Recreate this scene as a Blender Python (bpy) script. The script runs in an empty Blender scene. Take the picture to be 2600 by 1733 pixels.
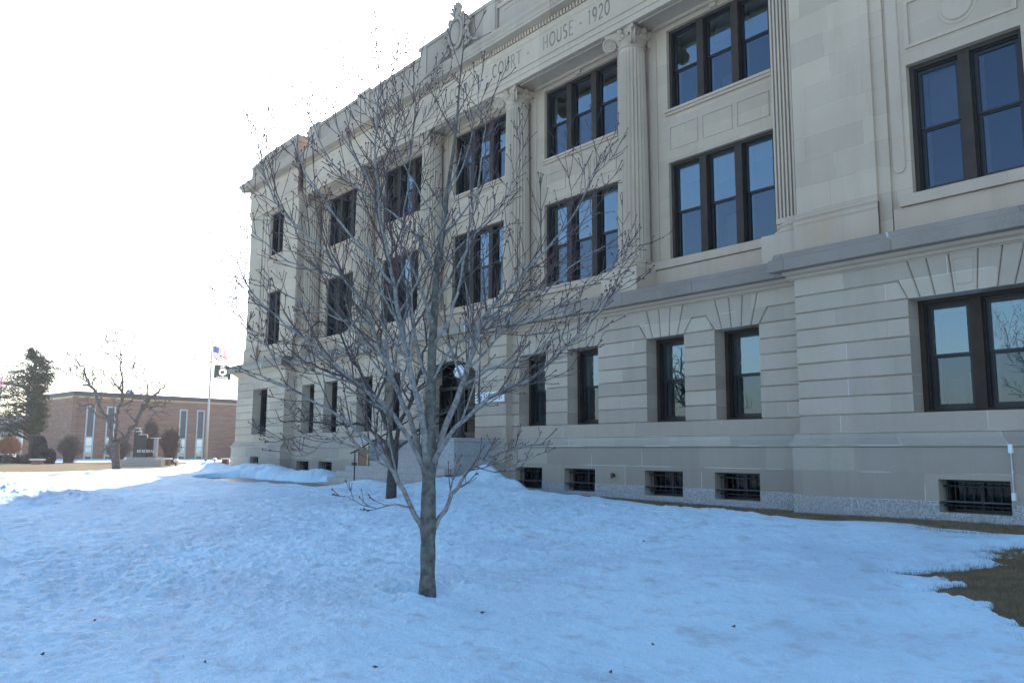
import bpy, math, random
import numpy as np
from mathutils import Vector, Matrix
random.seed(7)
S = bpy.context.scene
COL = S.collection
PI = math.pi

# ------------------------------------------------------------------ camera model
F, CX, CY = 2098.0, 1300.0, 866.5
YAW, PITCH, ROLL = 0.887008799, 0.133465063, 0.00632339
fw = np.array([-math.sin(YAW)*math.cos(PITCH), math.cos(YAW)*math.cos(PITCH), math.sin(PITCH)])
r0 = np.array([math.cos(YAW), math.sin(YAW), 0.0]); u0 = np.cross(r0, fw)
rr = r0*math.cos(ROLL)+u0*math.sin(ROLL); uu = -r0*math.sin(ROLL)+u0*math.cos(ROLL)
NH = np.array([-math.sin(YAW), math.cos(YAW), 0.0])
def ray(x, y):
    return fw + (x-CX)/F*rr - (y-CY)/F*uu
def at_h(x, y, D):          # point seen at photo pixel (x,y) on the vertical plane at distance D
    d = ray(x, y); return Vector(d*(D/float(d@NH)))
def at_z(x, y, z):
    d = ray(x, y); return Vector(d*(z/d[2]))
cam_d = bpy.data.cameras.new('camera'); cam = bpy.data.objects.new('camera', cam_d); COL.objects.link(cam)
M = Matrix(((rr[0], uu[0], -fw[0], 0), (rr[1], uu[1], -fw[1], 0), (rr[2], uu[2], -fw[2], 0), (0, 0, 0, 1)))
cam.matrix_world = M
cam_d.sensor_width = 36; cam_d.lens = F/2600*36; cam_d.clip_end = 2000; cam_d.clip_start = .05
S.camera = cam

# ------------------------------------------------------------------ materials
def newmat(name):
    m = bpy.data.materials.new(name); m.use_nodes = True
    nt = m.node_tree; b = nt.nodes['Principled BSDF']
    return m, nt, b
def nd(nt, t, **kw):
    n = nt.nodes.new(t)
    for k, v in kw.items():
        if k in n.inputs.keys(): n.inputs[k].default_value = v
        else: setattr(n, k, v)
    return n
def lk(nt, a, b): nt.links.new(a, b)
def mixc(nt, fac, a, b, mode='MIX'):
    n = nt.nodes.new('ShaderNodeMix'); n.data_type = 'RGBA'; n.blend_type = mode
    for s, v in ((0, fac), (6, a), (7, b)):
        if hasattr(v, 'links'): lk(nt, v, n.inputs[s])
        else: n.inputs[s].default_value = v if s == 0 else (*v[:3], 1)
    return n.outputs[2]
def ramp(nt, src, p0, p1, c0=(0, 0, 0, 1), c1=(1, 1, 1, 1)):
    n = nt.nodes.new('ShaderNodeValToRGB'); lk(nt, src, n.inputs[0])
    n.color_ramp.elements[0].position = p0; n.color_ramp.elements[1].position = p1
    n.color_ramp.elements[0].color = c0; n.color_ramp.elements[1].color = c1
    return n.outputs[0]
def noise(nt, co, scale, detail=4, rough=.55):
    n = nt.nodes.new('ShaderNodeTexNoise'); n.inputs['Scale'].default_value = scale
    n.inputs['Detail'].default_value = detail; n.inputs['Roughness'].default_value = rough
    lk(nt, co, n.inputs['Vector']); return n.outputs['Fac']
def bump(nt, h, b, strength, dist):
    n = nt.nodes.new('ShaderNodeBump'); n.inputs['Strength'].default_value = strength
    n.inputs['Distance'].default_value = dist; lk(nt, h, n.inputs['Height'])
    lk(nt, n.outputs[0], b.inputs['Normal']); return n
def wallco(nt):
    g = nt.nodes.new('ShaderNodeNewGeometry')
    s = nt.nodes.new('ShaderNodeSeparateXYZ'); lk(nt, g.outputs['Position'], s.inputs[0])
    a = nt.nodes.new('ShaderNodeMath'); a.operation = 'ADD'; lk(nt, s.outputs[0], a.inputs[0]); lk(nt, s.outputs[1], a.inputs[1])
    c = nt.nodes.new('ShaderNodeCombineXYZ'); lk(nt, a.outputs[0], c.inputs[0]); lk(nt, s.outputs[2], c.inputs[1])
    return g.outputs['Position'], c.outputs[0]
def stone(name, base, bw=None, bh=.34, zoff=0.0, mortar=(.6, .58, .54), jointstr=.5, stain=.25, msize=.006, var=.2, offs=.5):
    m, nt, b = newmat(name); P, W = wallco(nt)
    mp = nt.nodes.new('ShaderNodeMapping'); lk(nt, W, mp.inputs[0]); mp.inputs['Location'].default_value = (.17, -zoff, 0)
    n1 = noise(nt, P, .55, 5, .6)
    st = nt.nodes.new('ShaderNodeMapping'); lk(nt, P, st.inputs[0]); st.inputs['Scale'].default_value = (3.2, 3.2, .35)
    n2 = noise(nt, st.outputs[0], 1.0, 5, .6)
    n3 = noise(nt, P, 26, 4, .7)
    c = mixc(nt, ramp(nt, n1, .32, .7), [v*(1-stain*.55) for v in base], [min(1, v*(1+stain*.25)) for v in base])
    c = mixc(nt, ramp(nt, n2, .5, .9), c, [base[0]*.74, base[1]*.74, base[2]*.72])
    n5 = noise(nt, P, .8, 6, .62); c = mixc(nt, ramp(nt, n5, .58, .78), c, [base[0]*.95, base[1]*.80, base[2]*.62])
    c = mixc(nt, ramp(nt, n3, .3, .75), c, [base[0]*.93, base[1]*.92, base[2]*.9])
    if bw:
        br = nt.nodes.new('ShaderNodeTexBrick'); lk(nt, mp.outputs[0], br.inputs['Vector'])
        br.inputs['Scale'].default_value = 1; br.inputs['Brick Width'].default_value = bw; br.inputs['Row Height'].default_value = bh
        br.inputs['Mortar Size'].default_value = msize; br.inputs['Mortar Smooth'].default_value = .3
        br.offset = offs; br.squash_frequency = 3; br.squash = 1.35; br.offset_frequency = 2
        br.inputs['Color1'].default_value = (1-var, 1-var, 1-var*.9, 1); br.inputs['Color2'].default_value = (1+var*.3, 1+var*.3, 1+var*.3, 1)
        br.inputs['Mortar'].default_value = (1, 1, 1, 1)
        c = mixc(nt, .9, c, br.outputs['Color'], 'MULTIPLY')
        # only part of the joints are pale repointed ones
        n4 = noise(nt, W, .8, 1, .5)
        mm = nt.nodes.new('ShaderNodeMath'); mm.operation = 'MULTIPLY'; lk(nt, br.outputs['Fac'], mm.inputs[0]); mm.inputs[1].default_value = jointstr
        dark = mixc(nt, ramp(nt, n4, .5, .56), [base[0]*.62, base[1]*.6, base[2]*.58], mortar)
        c = mixc(nt, mm.outputs[0], c, dark)
    lk(nt, c, b.inputs['Base Color']); b.inputs['Roughness'].default_value = .85
    b.inputs['Specular IOR Level'].default_value = .25
    bump(nt, n3, b, .25, .012)
    return m
LS = (.53, .425, .328)
MT = {}
MT['gf'] = stone('limestone_rusticated', LS, 1.9, .33667, .40, jointstr=.42, offs=.42, msize=.009, mortar=(.72, .7, .66))
MT['up'] = stone('limestone_ashlar', (.55, .42, .308), 1.25, .52, .2, mortar=(.5, .45, .38), jointstr=.6, var=.15)
MT['base'] = stone('limestone_base', (.47, .395, .315), 1.7, .47, -.77, jointstr=.5, var=.28, msize=.009, mortar=(.68, .66, .62))
MT['trim'] = stone('limestone_trim', (.565, .43, .32), 2.1, 9, 0, jointstr=.5, var=.1, msize=.005)
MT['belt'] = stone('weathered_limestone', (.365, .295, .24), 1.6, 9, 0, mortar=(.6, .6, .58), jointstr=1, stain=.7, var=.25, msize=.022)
MT['cornice'] = stone('cornice_limestone', (.48, .375, .29), 1.6, 9, 0, jointstr=.4, stain=.6)
MT['shaft'] = stone('column_limestone', (.535, .42, .315), None, stain=.3)
MT['letter'] = stone('carving_shade_limestone', (.33, .26, .2), None)  # darker tone paints in the shade of V-cut letters
def granite():
    m, nt, b = newmat('granite'); P, W = wallco(nt)
    v = nt.nodes.new('ShaderNodeTexVoronoi'); v.inputs['Scale'].default_value = 70; lk(nt, P, v.inputs['Vector'])
    sp = nt.nodes.new('ShaderNodeSeparateColor'); lk(nt, v.outputs['Color'], sp.inputs[0])
    c = mixc(nt, ramp(nt, sp.outputs[0], .1, .9), (.2, .2, .21), (.56, .56, .55))
    n1 = noise(nt, P, .9, 4); c = mixc(nt, ramp(nt, n1, .4, .75), c, (.33, .32, .29))
    lk(nt, c, b.inputs['Base Color']); b.inputs['Roughness'].default_value = .75
    bump(nt, sp.outputs[0], b, .3, .01); return m
MT['granite'] = granite()
def simple(name, col, rough=.6, metal=0, nscale=None, namt=.25, bstr=0, bdist=.01, spec=.5):
    m, nt, b = newmat(name)
    b.inputs['Roughness'].default_value = rough; b.inputs['Metallic'].default_value = metal
    b.inputs['Specular IOR Level'].default_value = spec
    g = nt.nodes.new('ShaderNodeNewGeometry')
    n = noise(nt, g.outputs['Position'], nscale or 6, 5, .6)
    c = mixc(nt, ramp(nt, n, .3, .7), [v*(1-namt) for v in col], [min(1, v*(1+namt*.5)) for v in col])
    lk(nt, c, b.inputs['Base Color'])
    if bstr: bump(nt, n, b, bstr, bdist)
    return m
MT['bronze'] = simple('bronze_window_metal', (.06, .045, .034), .7, 0, 3, .2, spec=.2)
MT['bronzeg'] = simple('ground_window_metal', (.055, .036, .024), .7, 0, 3, .2, spec=.2)
MT['sash'] = simple('dark_sash_metal', (.018, .016, .015), .4, 0, 3, .2)
MT['iron'] = simple('black_iron', (.012, .012, .013), .5, 0, 9, .3)
def glassmat(name, tint, trans, ior=1.9, bs=.04):
    m, nt, b = newmat(name); nt.nodes.remove(b)
    g = nt.nodes.new('ShaderNodeNewGeometry'); n = noise(nt, g.outputs['Position'], 1.1, 2, .5)
    bp = nt.nodes.new('ShaderNodeBump'); bp.inputs['Strength'].default_value = bs; bp.inputs['Distance'].default_value = .05; lk(nt, n, bp.inputs['Height'])
    fr = nt.nodes.new('ShaderNodeFresnel'); fr.inputs[0].default_value = ior
    gl = nt.nodes.new('ShaderNodeBsdfGlossy'); gl.inputs['Color'].default_value = (*tint, 1); gl.inputs['Roughness'].default_value = .015; lk(nt, bp.outputs[0], gl.inputs['Normal'])
    tr = nt.nodes.new('ShaderNodeBsdfTransparent'); tr.inputs[0].default_value = (*trans, 1)
    ms = nt.nodes.new('ShaderNodeMixShader'); lk(nt, fr.outputs[0], ms.inputs[0]); lk(nt, tr.outputs[0], ms.inputs[1]); lk(nt, gl.outputs[0], ms.inputs[2])
    lk(nt, ms.outputs[0], nt.nodes['Material Output'].inputs[0]); return m
MT['glass'] = glassmat('window_glass', (.72, .90, 1.0), (.5, .54, .56), ior=3.1)
MT['glass2'] = glassmat('screened_window_glass', (.62, .74, .86), (.42, .45, .48), ior=2.4)
MT['glass3'] = glassmat('pavilion_window_glass', (.55, .66, .80), (.42, .45, .48), ior=2.2)
MT['glassd'] = glassmat('basement_glass', (.5, .5, .5), (.3, .3, .3), ior=1.4)
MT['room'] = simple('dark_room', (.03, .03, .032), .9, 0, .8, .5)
MT['blind'] = simple('window_blind', (.42, .42, .45), .8, 0, 2, .12)
MT['inner'] = simple('reflection_strip_and_boxes', (.3, .31, .3), .6, 0, 2, .2)
MT['white'] = simple('white_globe', (.85, .85, .83), .25, 0, 2, .04)
MT['signw'] = simple('white_sign_paint', (.8, .8, .8), .5, 0, 4, .06)
MT['ink'] = simple('black_lettering', (.02, .02, .02), .6)
MT['galv'] = simple('grey_conduit', (.5, .52, .53), .45, .3, 5, .2)
MT['bark'] = simple('glare_paled_maple_bark', (.29, .265, .24), .9, 0, 22, .55, .7, .012, .2)  # limb colour paled to carry the veil of glare over the crown
MT['tbark'] = simple('weathered_trunk_bark', (.165, .15, .125), .9, 0, 14, .6, .9, .02, .2)
MT['twig'] = simple('reddish_twig_bark', (.12, .085, .08), .75, 0, 12, .35, 0, 0, .3)
MT['bud'] = simple('red_bud', (.10, .03, .03), .6, 0, 12, .3)
MT['dbark'] = simple('dark_bark', (.085, .072, .065), .95, 0, 18, .5, .7, .02, .2)
MT['mbark'] = simple('brown_bark', (.17, .135, .115), .95, 0, 9, .45, .5, .02, .2)
MT['conc'] = simple('concrete', (.42, .40, .37), .85, 0, 7, .2, .2, .01)
MT['wet'] = simple('wet_pavement', (.13, .12, .115), .45, 0, 2.5, .4, .2, .01)
MT['black'] = simple('black_granite', (.02, .024, .026), .12, 0, 8, .3)
MT['poles'] = simple('pale_pole_paint', (.55, .53, .5), .4, .2, 3, .1)
MT['leafd'] = simple('dead_leaf', (.12, .06, .04), .8, 0, 40, .3)
MT['straw'] = simple('straw_blades', (.25, .18, .10), .8, 0, 3, .5)
MT['door'] = simple('dark_bronze_door', (.03, .026, .022), .4, .3, 4, .3)
MT['plaque'] = simple('bronze_plaque', (.13, .07, .045), .45, .5, 20, .3)
MT['plaqf'] = simple('brass_plaque_edge', (.55, .38, .2), .4, .6, 9, .2)
MT['ev1'] = simple('evergreen_needles', (.075, .09, .04), .7, 0, 1.1, .6)
MT['ev2'] = simple('dark_yew_leaves', (.015, .022, .014), .7, 0, 2, .5)
MT['bush'] = simple('bare_bush_twigs', (.13, .09, .08), .9, 0, 3, .4)
MT['obush'] = simple('orange_bush_twigs', (.42, .17, .07), .9, 0, 3, .4)
MT['roofd'] = simple('dark_fascia', (.05, .045, .055), .6, 0, 2, .2)
MT['alum'] = simple('pale_aluminium', (.5, .52, .5), .45, .3, 4, .1)
MT['panel'] = simple('dark_spandrel_panel', (.07, .085, .085), .45, 0, 2, .2)
MT['fred'] = simple('flag_red', (.55, .03, .05), .8, 0, 4, .1)
MT['fwhite'] = simple('flag_white', (.8, .8, .8), .8, 0, 4, .05)
MT['fblue'] = simple('flag_blue', (.03, .06, .3), .8, 0, 4, .1)
MT['fblack'] = simple('flag_dark', (.02, .035, .03), .8, 0, 4, .1)
for k in ('fred', 'fwhite', 'fblue', 'fblack'):      # thin cloth lets the sun through
    nt = MT[k].node_tree; b = nt.nodes['Principled BSDF']
    tr = nt.nodes.new('ShaderNodeBsdfTranslucent'); ms = nt.nodes.new('ShaderNodeMixShader'); ms.inputs[0].default_value = .5
    lk(nt, b.inputs['Base Color'].links[0].from_socket, tr.inputs[0])
    lk(nt, b.outputs[0], ms.inputs[1]); lk(nt, tr.outputs[0], ms.inputs[2]); lk(nt, ms.outputs[0], nt.nodes['Material Output'].inputs[0])
def brickmat():
    m, nt, b = newmat('orange_brown_brick'); P, W = wallco(nt)
    br = nt.nodes.new('ShaderNodeTexBrick'); lk(nt, W, br.inputs['Vector'])
    br.inputs['Scale'].default_value = 1; br.inputs['Brick Width'].default_value = .5; br.inputs['Row Height'].default_value = .14
    br.inputs['Mortar Size'].default_value = .012
    br.inputs['Color1'].default_value = (.38, .18, .10, 1); br.inputs['Color2'].default_value = (.26, .12, .07, 1); br.inputs['Mortar'].default_value = (.33, .25, .2, 1)
    mp = nt.nodes.new('ShaderNodeMapping'); lk(nt, W, mp.inputs[0]); mp.inputs['Scale'].default_value = (.5, 4, 1)
    n = noise(nt, mp.outputs[0], 1.2, 4, .6)
    c = mixc(nt, ramp(nt, n, .35, .65), br.outputs['Color'], (.23, .11, .065)); lk(nt, c, b.inputs['Base Color'])
    b.inputs['Roughness'].default_value = .9; return m
MT['brick'] = brickmat()
def snowmat():
    m, nt, b = newmat('old_snow'); g = nt.nodes.new('ShaderNodeNewGeometry'); P = g.outputs['Position']
    n1 = noise(nt, P, .35, 4, .6); n2 = noise(nt, P, 3.0, 6, .65); n3 = noise(nt, P, 16, 5, .7); n4 = noise(nt, P, 60, 3, .7)
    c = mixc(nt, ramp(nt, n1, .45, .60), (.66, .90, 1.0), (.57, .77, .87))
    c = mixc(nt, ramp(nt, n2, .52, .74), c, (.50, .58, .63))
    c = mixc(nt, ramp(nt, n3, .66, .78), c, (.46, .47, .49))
    lk(nt, c, b.inputs['Base Color'])
    b.inputs['Roughness'].default_value = .55; b.inputs['Specular IOR Level'].default_value = .35
    a = nt.nodes.new('ShaderNodeMath'); a.operation = 'MULTIPLY_ADD'; lk(nt, n3, a.inputs[0]); a.inputs[1].default_value = .45; lk(nt, n2, a.inputs[2])
    a2 = nt.nodes.new('ShaderNodeMath'); a2.operation = 'MULTIPLY_ADD'; lk(nt, n4, a2.inputs[0]); a2.inputs[1].default_value = .13; lk(nt, a.outputs[0], a2.inputs[2])
    bump(nt, a2.outputs[0], b, .9, .12); return m
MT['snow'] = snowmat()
def groundmat():
    m, nt, b = newmat('dormant_grass_turf'); g = nt.nodes.new('ShaderNodeNewGeometry'); P = g.outputs['Position']
    n1 = noise(nt, P, .5, 5, .6); n2 = noise(nt, P, 14, 5, .7); n3 = noise(nt, P, 70, 3, .7)
    c = mixc(nt, ramp(nt, n1, .35, .65), (.22, .16, .08), (.17, .14, .065))
    c = mixc(nt, ramp(nt, n2, .35, .7), c, (.10, .07, .045))
    c = mixc(nt, ramp(nt, n3, .5, .8), c, (.27, .2, .11))
    lk(nt, c, b.inputs['Base Color']); b.inputs['Roughness'].default_value = .95
    b.inputs['Specular IOR Level'].default_value = .1
    bump(nt, n2, b, .8, .04); return m
MT['turf'] = groundmat()

# ------------------------------------------------------------------ mesh builder
class MB:
    def __init__(s): s.v = []; s.f = []; s.m = []; s.mi = 0
    def add(s, vs, fs):
        o = len(s.v); s.v += [tuple(v) for v in vs]
        for f in fs: s.f.append(tuple(i+o for i in f)); s.m.append(s.mi)
    def box(s, x0, x1, y0, y1, z0, z1):
        s.add([(x0, y0, z0), (x1, y0, z0), (x1, y1, z0), (x0, y1, z0), (x0, y0, z1), (x1, y0, z1), (x1, y1, z1), (x0, y1, z1)],
              [(0, 3, 2, 1), (4, 5, 6, 7), (0, 1, 5, 4), (1, 2, 6, 5), (2, 3, 7, 6), (3, 0, 4, 7)])
    def quad(s, a, b, c, d): s.add([a, b, c, d], [(0, 1, 2, 3)])
    def extrude_x(s, prof, x0, x1, e0=0.0, e1=0.0, ymax=None):
        """profile [(y,z)...] run from x0 to x1; ends mitred by how far each point stands out of ymax (e=1) or square"""
        ym = ymax if ymax is not None else max(p[0] for p in prof)
        n = len(prof)
        L = [(x0-e0*(ym-y), y, z) for y, z in prof]; R = [(x1+e1*(ym-y), y, z) for y, z in prof]
        fs = [(i, i+n, (i+1) % n+n, (i+1) % n) for i in range(n)]
        fs += [tuple(range(n)), tuple(range(2*n-1, n-1, -1))]
        s.add(L+R, fs)
    def tube(s, pts, rad, sides=6, cap=True):
        n = len(pts); pts = [Vector(p) for p in pts]
        vs = []; ref = None
        for i, p in enumerate(pts):
            t = (pts[min(i+1, n-1)]-pts[max(i-1, 0)])
            if t.length < 1e-9: t = Vector((0, 0, 1))
            t.normalize()
            if ref is None:
                ref = t.orthogonal().normalized()
            else:
                ref = (ref-t*ref.dot(t))
                ref = ref.normalized() if ref.length > 1e-6 else t.orthogonal().normalized()
            w = t.cross(ref)
            for k in range(sides):
                a = 2*PI*k/sides
                vs.append(p+(ref*math.cos(a)+w*math.sin(a))*rad[i])
        fs = []
        for i in range(n-1):
            for k in range(sides):
                a = i*sides+k; b = i*sides+(k+1) % sides
                fs.append((a, b, b+sides, a+sides))
        if cap:
            fs.append(tuple(range(sides-1, -1, -1))); fs.append(tuple((n-1)*sides+k for k in range(sides)))
        s.add(vs, fs)
    def lathe(s, prof, cx, cy, sides=24, flute=None):
        vs = []; n = len(prof)
        for r, z in prof:
            for k in range(sides):
                a = 2*PI*k/sides
                q = r*(1-(flute(k, z) if flute else 0))
                vs.append((cx+q*math.cos(a), cy+q*math.sin(a), z))
        fs = []
        for i in range(n-1):
            for k in range(sides):
                a = i*sides+k; b = i*sides+(k+1) % sides
                fs.append((a, b, b+sides, a+sides))
        fs.append(tuple(range(sides-1, -1, -1))); fs.append(tuple((n-1)*sides+k for k in range(sides)))
        s.add(vs, fs)
    def sphere(s, c, r, su=12, sv=8, jit=0):
        vs = []; fs = []
        rx, ry, rz = (r, r, r) if not hasattr(r, '__len__') else r
        for j in range(1, sv):
            for i in range(su):
                a = 2*PI*i/su; b = PI*j/sv; q = 1+random.uniform(-jit, jit)
                vs.append((c[0]+rx*q*math.sin(b)*math.cos(a), c[1]+ry*q*math.sin(b)*math.sin(a), c[2]+rz*q*math.cos(b)))
        vs.append((c[0], c[1], c[2]+rz)); vs.append((c[0], c[1], c[2]-rz)); T = len(vs)-2
        for j in range(sv-2):
            for i in range(su):
                a = j*su+i; b = j*su+(i+1) % su; fs.append((a, a+su, b+su, b))
        for i in range(su):
            fs.append((T, i, (i+1) % su)); fs.append((T+1, (sv-2)*su+(i+1) % su, (sv-2)*su+i))
        s.add(vs, fs)
    def build(s, name, mat, parent=None, smooth=False, loc=None):
        me = bpy.data.meshes.new(name); me.from_pydata(s.v, [], s.f)
        mats = mat if isinstance(mat, (list, tuple)) else [mat]
        for mm in mats: me.materials.append(mm)
        if len(mats) > 1: me.polygons.foreach_set('material_index', s.m)
        if smooth: me.polygons.foreach_set('use_smooth', [True]*len(me.polygons))
        me.update()
        if smooth == 'auto':
            me.set_sharp_from_angle(angle=math.radians(35))
        o = bpy.data.objects.new(name, me); COL.objects.link(o)
        if parent: o.parent = parent
        if loc: o.location = loc
        return o
def tag(o, label=None, cat=None, group=None, kind=None):
    if label: o['label'] = label
    if cat: o['category'] = cat
    if group: o['group'] = group
    if kind: o['kind'] = kind
    return o
def empty(name, loc, label, cat, group=None):
    o = bpy.data.objects.new(name, None); COL.objects.link(o); o.location = loc; o.empty_display_size = .2
    return tag(o, label, cat, group)
def kids(o, table={}): return [c for c in bpy.data.objects if c.parent == o]

# polygon block with grooved edges; poly [(x,z)] counter-clockwise seen from the front
def offset_poly(poly, offs):
    n = len(poly); out = []
    lines = []
    for i in range(n):
        (x0, z0), (x1, z1) = poly[i], poly[(i+1) % n]
        dx, dz = x1-x0, z1-z0; l = math.hypot(dx, dz); nx, nz = -dz/l, dx/l
        lines.append((x0+nx*offs[i], z0+nz*offs[i], dx, dz))
    for i in range(n):
        a = lines[i-1]; b = lines[i]
        det = a[2]*b[3]-a[3]*b[2]
        if abs(det) < 1e-9: out.append((b[0], b[1])); continue
        t = ((b[0]-a[0])*b[3]-(b[1]-a[1])*b[2])/det
        out.append((a[0]+a[2]*t, a[1]+a[3]*t))
    return out
def block(mb, poly, groove, Y, gap=.009, ch=.016, back=.05):
    n = len(poly)
    fr = offset_poly(poly, [gap+ch if g else 0 for g in groove]); md = offset_poly(poly, [gap if g else 0 for g in groove])
    vs = [(x, Y, z) for x, z in fr]+[(x, Y+ch, z) for x, z in md]+[(x, Y+back, z) for x, z in md]
    fs = [tuple(range(n))]
    for i in range(n):
        j = (i+1) % n
        fs.append((i, i+n, j+n, j)); fs.append((i+n, i+2*n, j+2*n, j+n))
    mb.add(vs, fs)
def wall_holes(mb, x0, x1, z0, z1, Y, holes, depth=.5):
    xs = sorted({x0, x1, *[h[0] for h in holes], *[h[1] for h in holes]}); zs = sorted({z0, z1, *[h[2] for h in holes], *[h[3] for h in holes]})
    for i in range(len(xs)-1):
        for j in range(len(zs)-1):
            a, b, c, d = xs[i], xs[i+1], zs[j], zs[j+1]; mx, mz = (a+b)/2, (c+d)/2
            if a < x0 or b > x1 or c < z0 or d > z1: continue
            if any(h[0] < mx < h[1] and h[2] < mz < h[3] for h in holes): continue
            mb.quad((a, Y, c), (b, Y, c), (b, Y, d), (a, Y, d))
    for a, b, c, d in holes:
        Z = Y+depth
        mb.quad((a, Y, c), (a, Y, d), (a, Z, d), (a, Z, c)); mb.quad((b, Y, d), (b, Y, c), (b, Z, c), (b, Z, d))
        mb.quad((a, Y, d), (b, Y, d), (b, Z, d), (a, Z, d)); mb.quad((b, Y, c), (a, Y, c), (a, Z, c), (b, Z, c))

# ------------------------------------------------------------------ lettering
def arc(cx, cy, rx, ry, a0, a1, n=10):
    return [(cx+rx*math.cos(math.radians(a0+(a1-a0)*i/n)), cy+ry*math.sin(math.radians(a0+(a1-a0)*i/n))) for i in range(n+1)]
GL = {  # width, strokes (polyline, weight) ; weight 1 thick, .5 thin
 'C': (.8, [(arc(.42, .5, .38, .5, 48, 312, 14), 1)]),
 'O': (.85, [(arc(.42, .5, .4, .5, 0, 360, 20), 1)]),
 '0': (.62, [(arc(.3, .5, .28, .5, 0, 360, 20), 1)]),
 'G': (.82, [(arc(.42, .5, .38, .5, 48, 350, 14), 1), ([(.55, .42), (.8, .42), (.8, .1)], 1)]),
 'U': (.78, [([(.1, 1), (.1, .3)]+arc(.38, .3, .28, .3, 180, 360, 8)+[(.66, 1)], 1)]),
 'N': (.82, [([(.1, 0), (.1, 1)], .6), ([(.1, 1), (.7, 0)], 1), ([(.7, 0), (.7, 1)], .6)]),
 'M': (.95, [([(.1, 0), (.14, 1)], .6), ([(.14, 1), (.46, 0)], 1), ([(.46, 0), (.8, 1)], .6), ([(.8, 1), (.84, 0)], 1)]),
 'T': (.72, [([(.36, 0), (.36, 1)], 1), ([(.03, .95), (.03, 1), (.69, 1), (.69, .95)], .6)]),
 'Y': (.74, [([(.02, 1), (.36, .48)], 1), ([(.7, 1), (.36, .48)], .6), ([(.36, .48), (.36, 0)], 1)]),
 'R': (.74, [([(.12, 0), (.12, 1)], 1), ([(.12, 1), (.35, 1)]+arc(.35, .76, .25, .24, 90, -90, 8)+[(.12, .52)], .7), ([(.36, .52), (.7, 0)], 1)]),
 'H': (.82, [([(.1, 0), (.1, 1)], 1), ([(.68, 0), (.68, 1)], 1), ([(.1, .52), (.68, .52)], .6)]),
 'S': (.6, [(arc(.3, .75, .23, .25, 40, 270, 9)+arc(.3, .25, .25, .25, 90, -140, 9), 1)]),
 'E': (.64, [([(.12, 0), (.12, 1)], 1), ([(.12, 1), (.56, 1), (.56, .92)], .6), ([(.12, .52), (.48, .52)], .6), ([(.56, .08), (.56, 0), (.12, 0)], .6)]),
 'L': (.6, [([(.12, 0), (.12, 1)], 1), ([(.12, 0), (.56, 0), (.56, .08)], .6)]),
 'I': (.3, [([(.14, 0), (.14, 1)], 1)]), '1': (.4, [([(.2, 0), (.2, 1), (.08, .88)], 1)]),
 'A': (.78, [([(.02, 0), (.37, 1)], .6), ([(.37, 1), (.74, 0)], 1), ([(.15, .35), (.6, .35)], .6)]),
 'W': (1.05, [([(.02, 1), (.27, 0)], 1), ([(.27, 0), (.52, 1)], .6), ([(.52, 1), (.77, 0)], 1), ([(.77, 0), (1.0, 1)], .6)]),
 '9': (.62, [(arc(.3, .7, .26, .3, 0, 360, 14), 1), ([(.56, .7), (.5, .25), (.3, 0)], .8)]),
 '6': (.62, [(arc(.3, .3, .26, .3, 0, 360, 14), 1), ([(.04, .3), (.12, .75), (.35, 1)], .8)]),
 '2': (.62, [(arc(.3, .72, .25, .28, 165, -25, 9)+[(.05, 0), (.57, 0)], .9)]),
 '3': (.6, [(arc(.27, .75, .24, .25, 150, -90, 8)+arc(.27, .25, .27, .25, 90, -150, 8), .9)]),
 '-': (.5, [([(.1, .45), (.42, .45)], .8)]), ' ': (.38, []),
}
SERIF = set('UNMTYRHIL1AWE')
def text_width(t, gap=.16): return sum(GL[c][0]+gap for c in t)-gap
def lettering(mb, t, x0, z0, h, y, sx=1.0, wt=.1, gap=.16, th=.004, serif=True, org=None):
    """letters on a wall facing -Y; org=(origin, xdir, ydir) places them on another plane"""
    x = 0
    def P(a, b, dy):
        if org: o, xd, nd_ = org; return o+xd*(x0+a*h*sx)+Vector((0, 0, 1))*(z0+b*h)+nd_*dy
        return (x0+a*h*sx, y-dy, z0+b*h)
    for c in t:
        w, st = GL[c]
        for pl, k in st:
            hw = wt*k/2
            for i in range(len(pl)-1):
                (ax, az), (bx, bz) = pl[i], pl[i+1]; dx, dz = bx-ax, bz-az; l = math.hypot(dx, dz)
                if l < 1e-6: continue
                e = hw*.5; ax -= dx/l*e*(i > 0); az -= dz/l*e*(i > 0)
                nx, nz = -dz/l*hw, dx/l*hw
                q = [(x+ax+nx, az+nz), (x+ax-nx, az-nz), (x+bx-nx, bz-nz), (x+bx+nx, bz+nz)]
                dd = th+.0004*((i*3+len(mb.f)) % 4)
                mb.add([P(u, v, dd) for u, v in q]+[P(u, v, -.002) for u, v in q], [(0, 1, 2, 3), (0, 4, 5, 1), (1, 5, 6, 2), (2, 6, 7, 3), (3, 7, 4, 0)])
            if serif and c in SERIF:
                for ex, ez in (pl[0], pl[-1]):
                    if ez in (0, 1):
                        q = [(x+ex-.1, ez-.02), (x+ex+.1, ez-.02), (x+ex+.1, ez+.02), (x+ex-.1, ez+.02)]
                        mb.add([P(u, v, th+.0021) for u, v in q], [(0, 1, 2, 3)])
        x += w+gap

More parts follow.
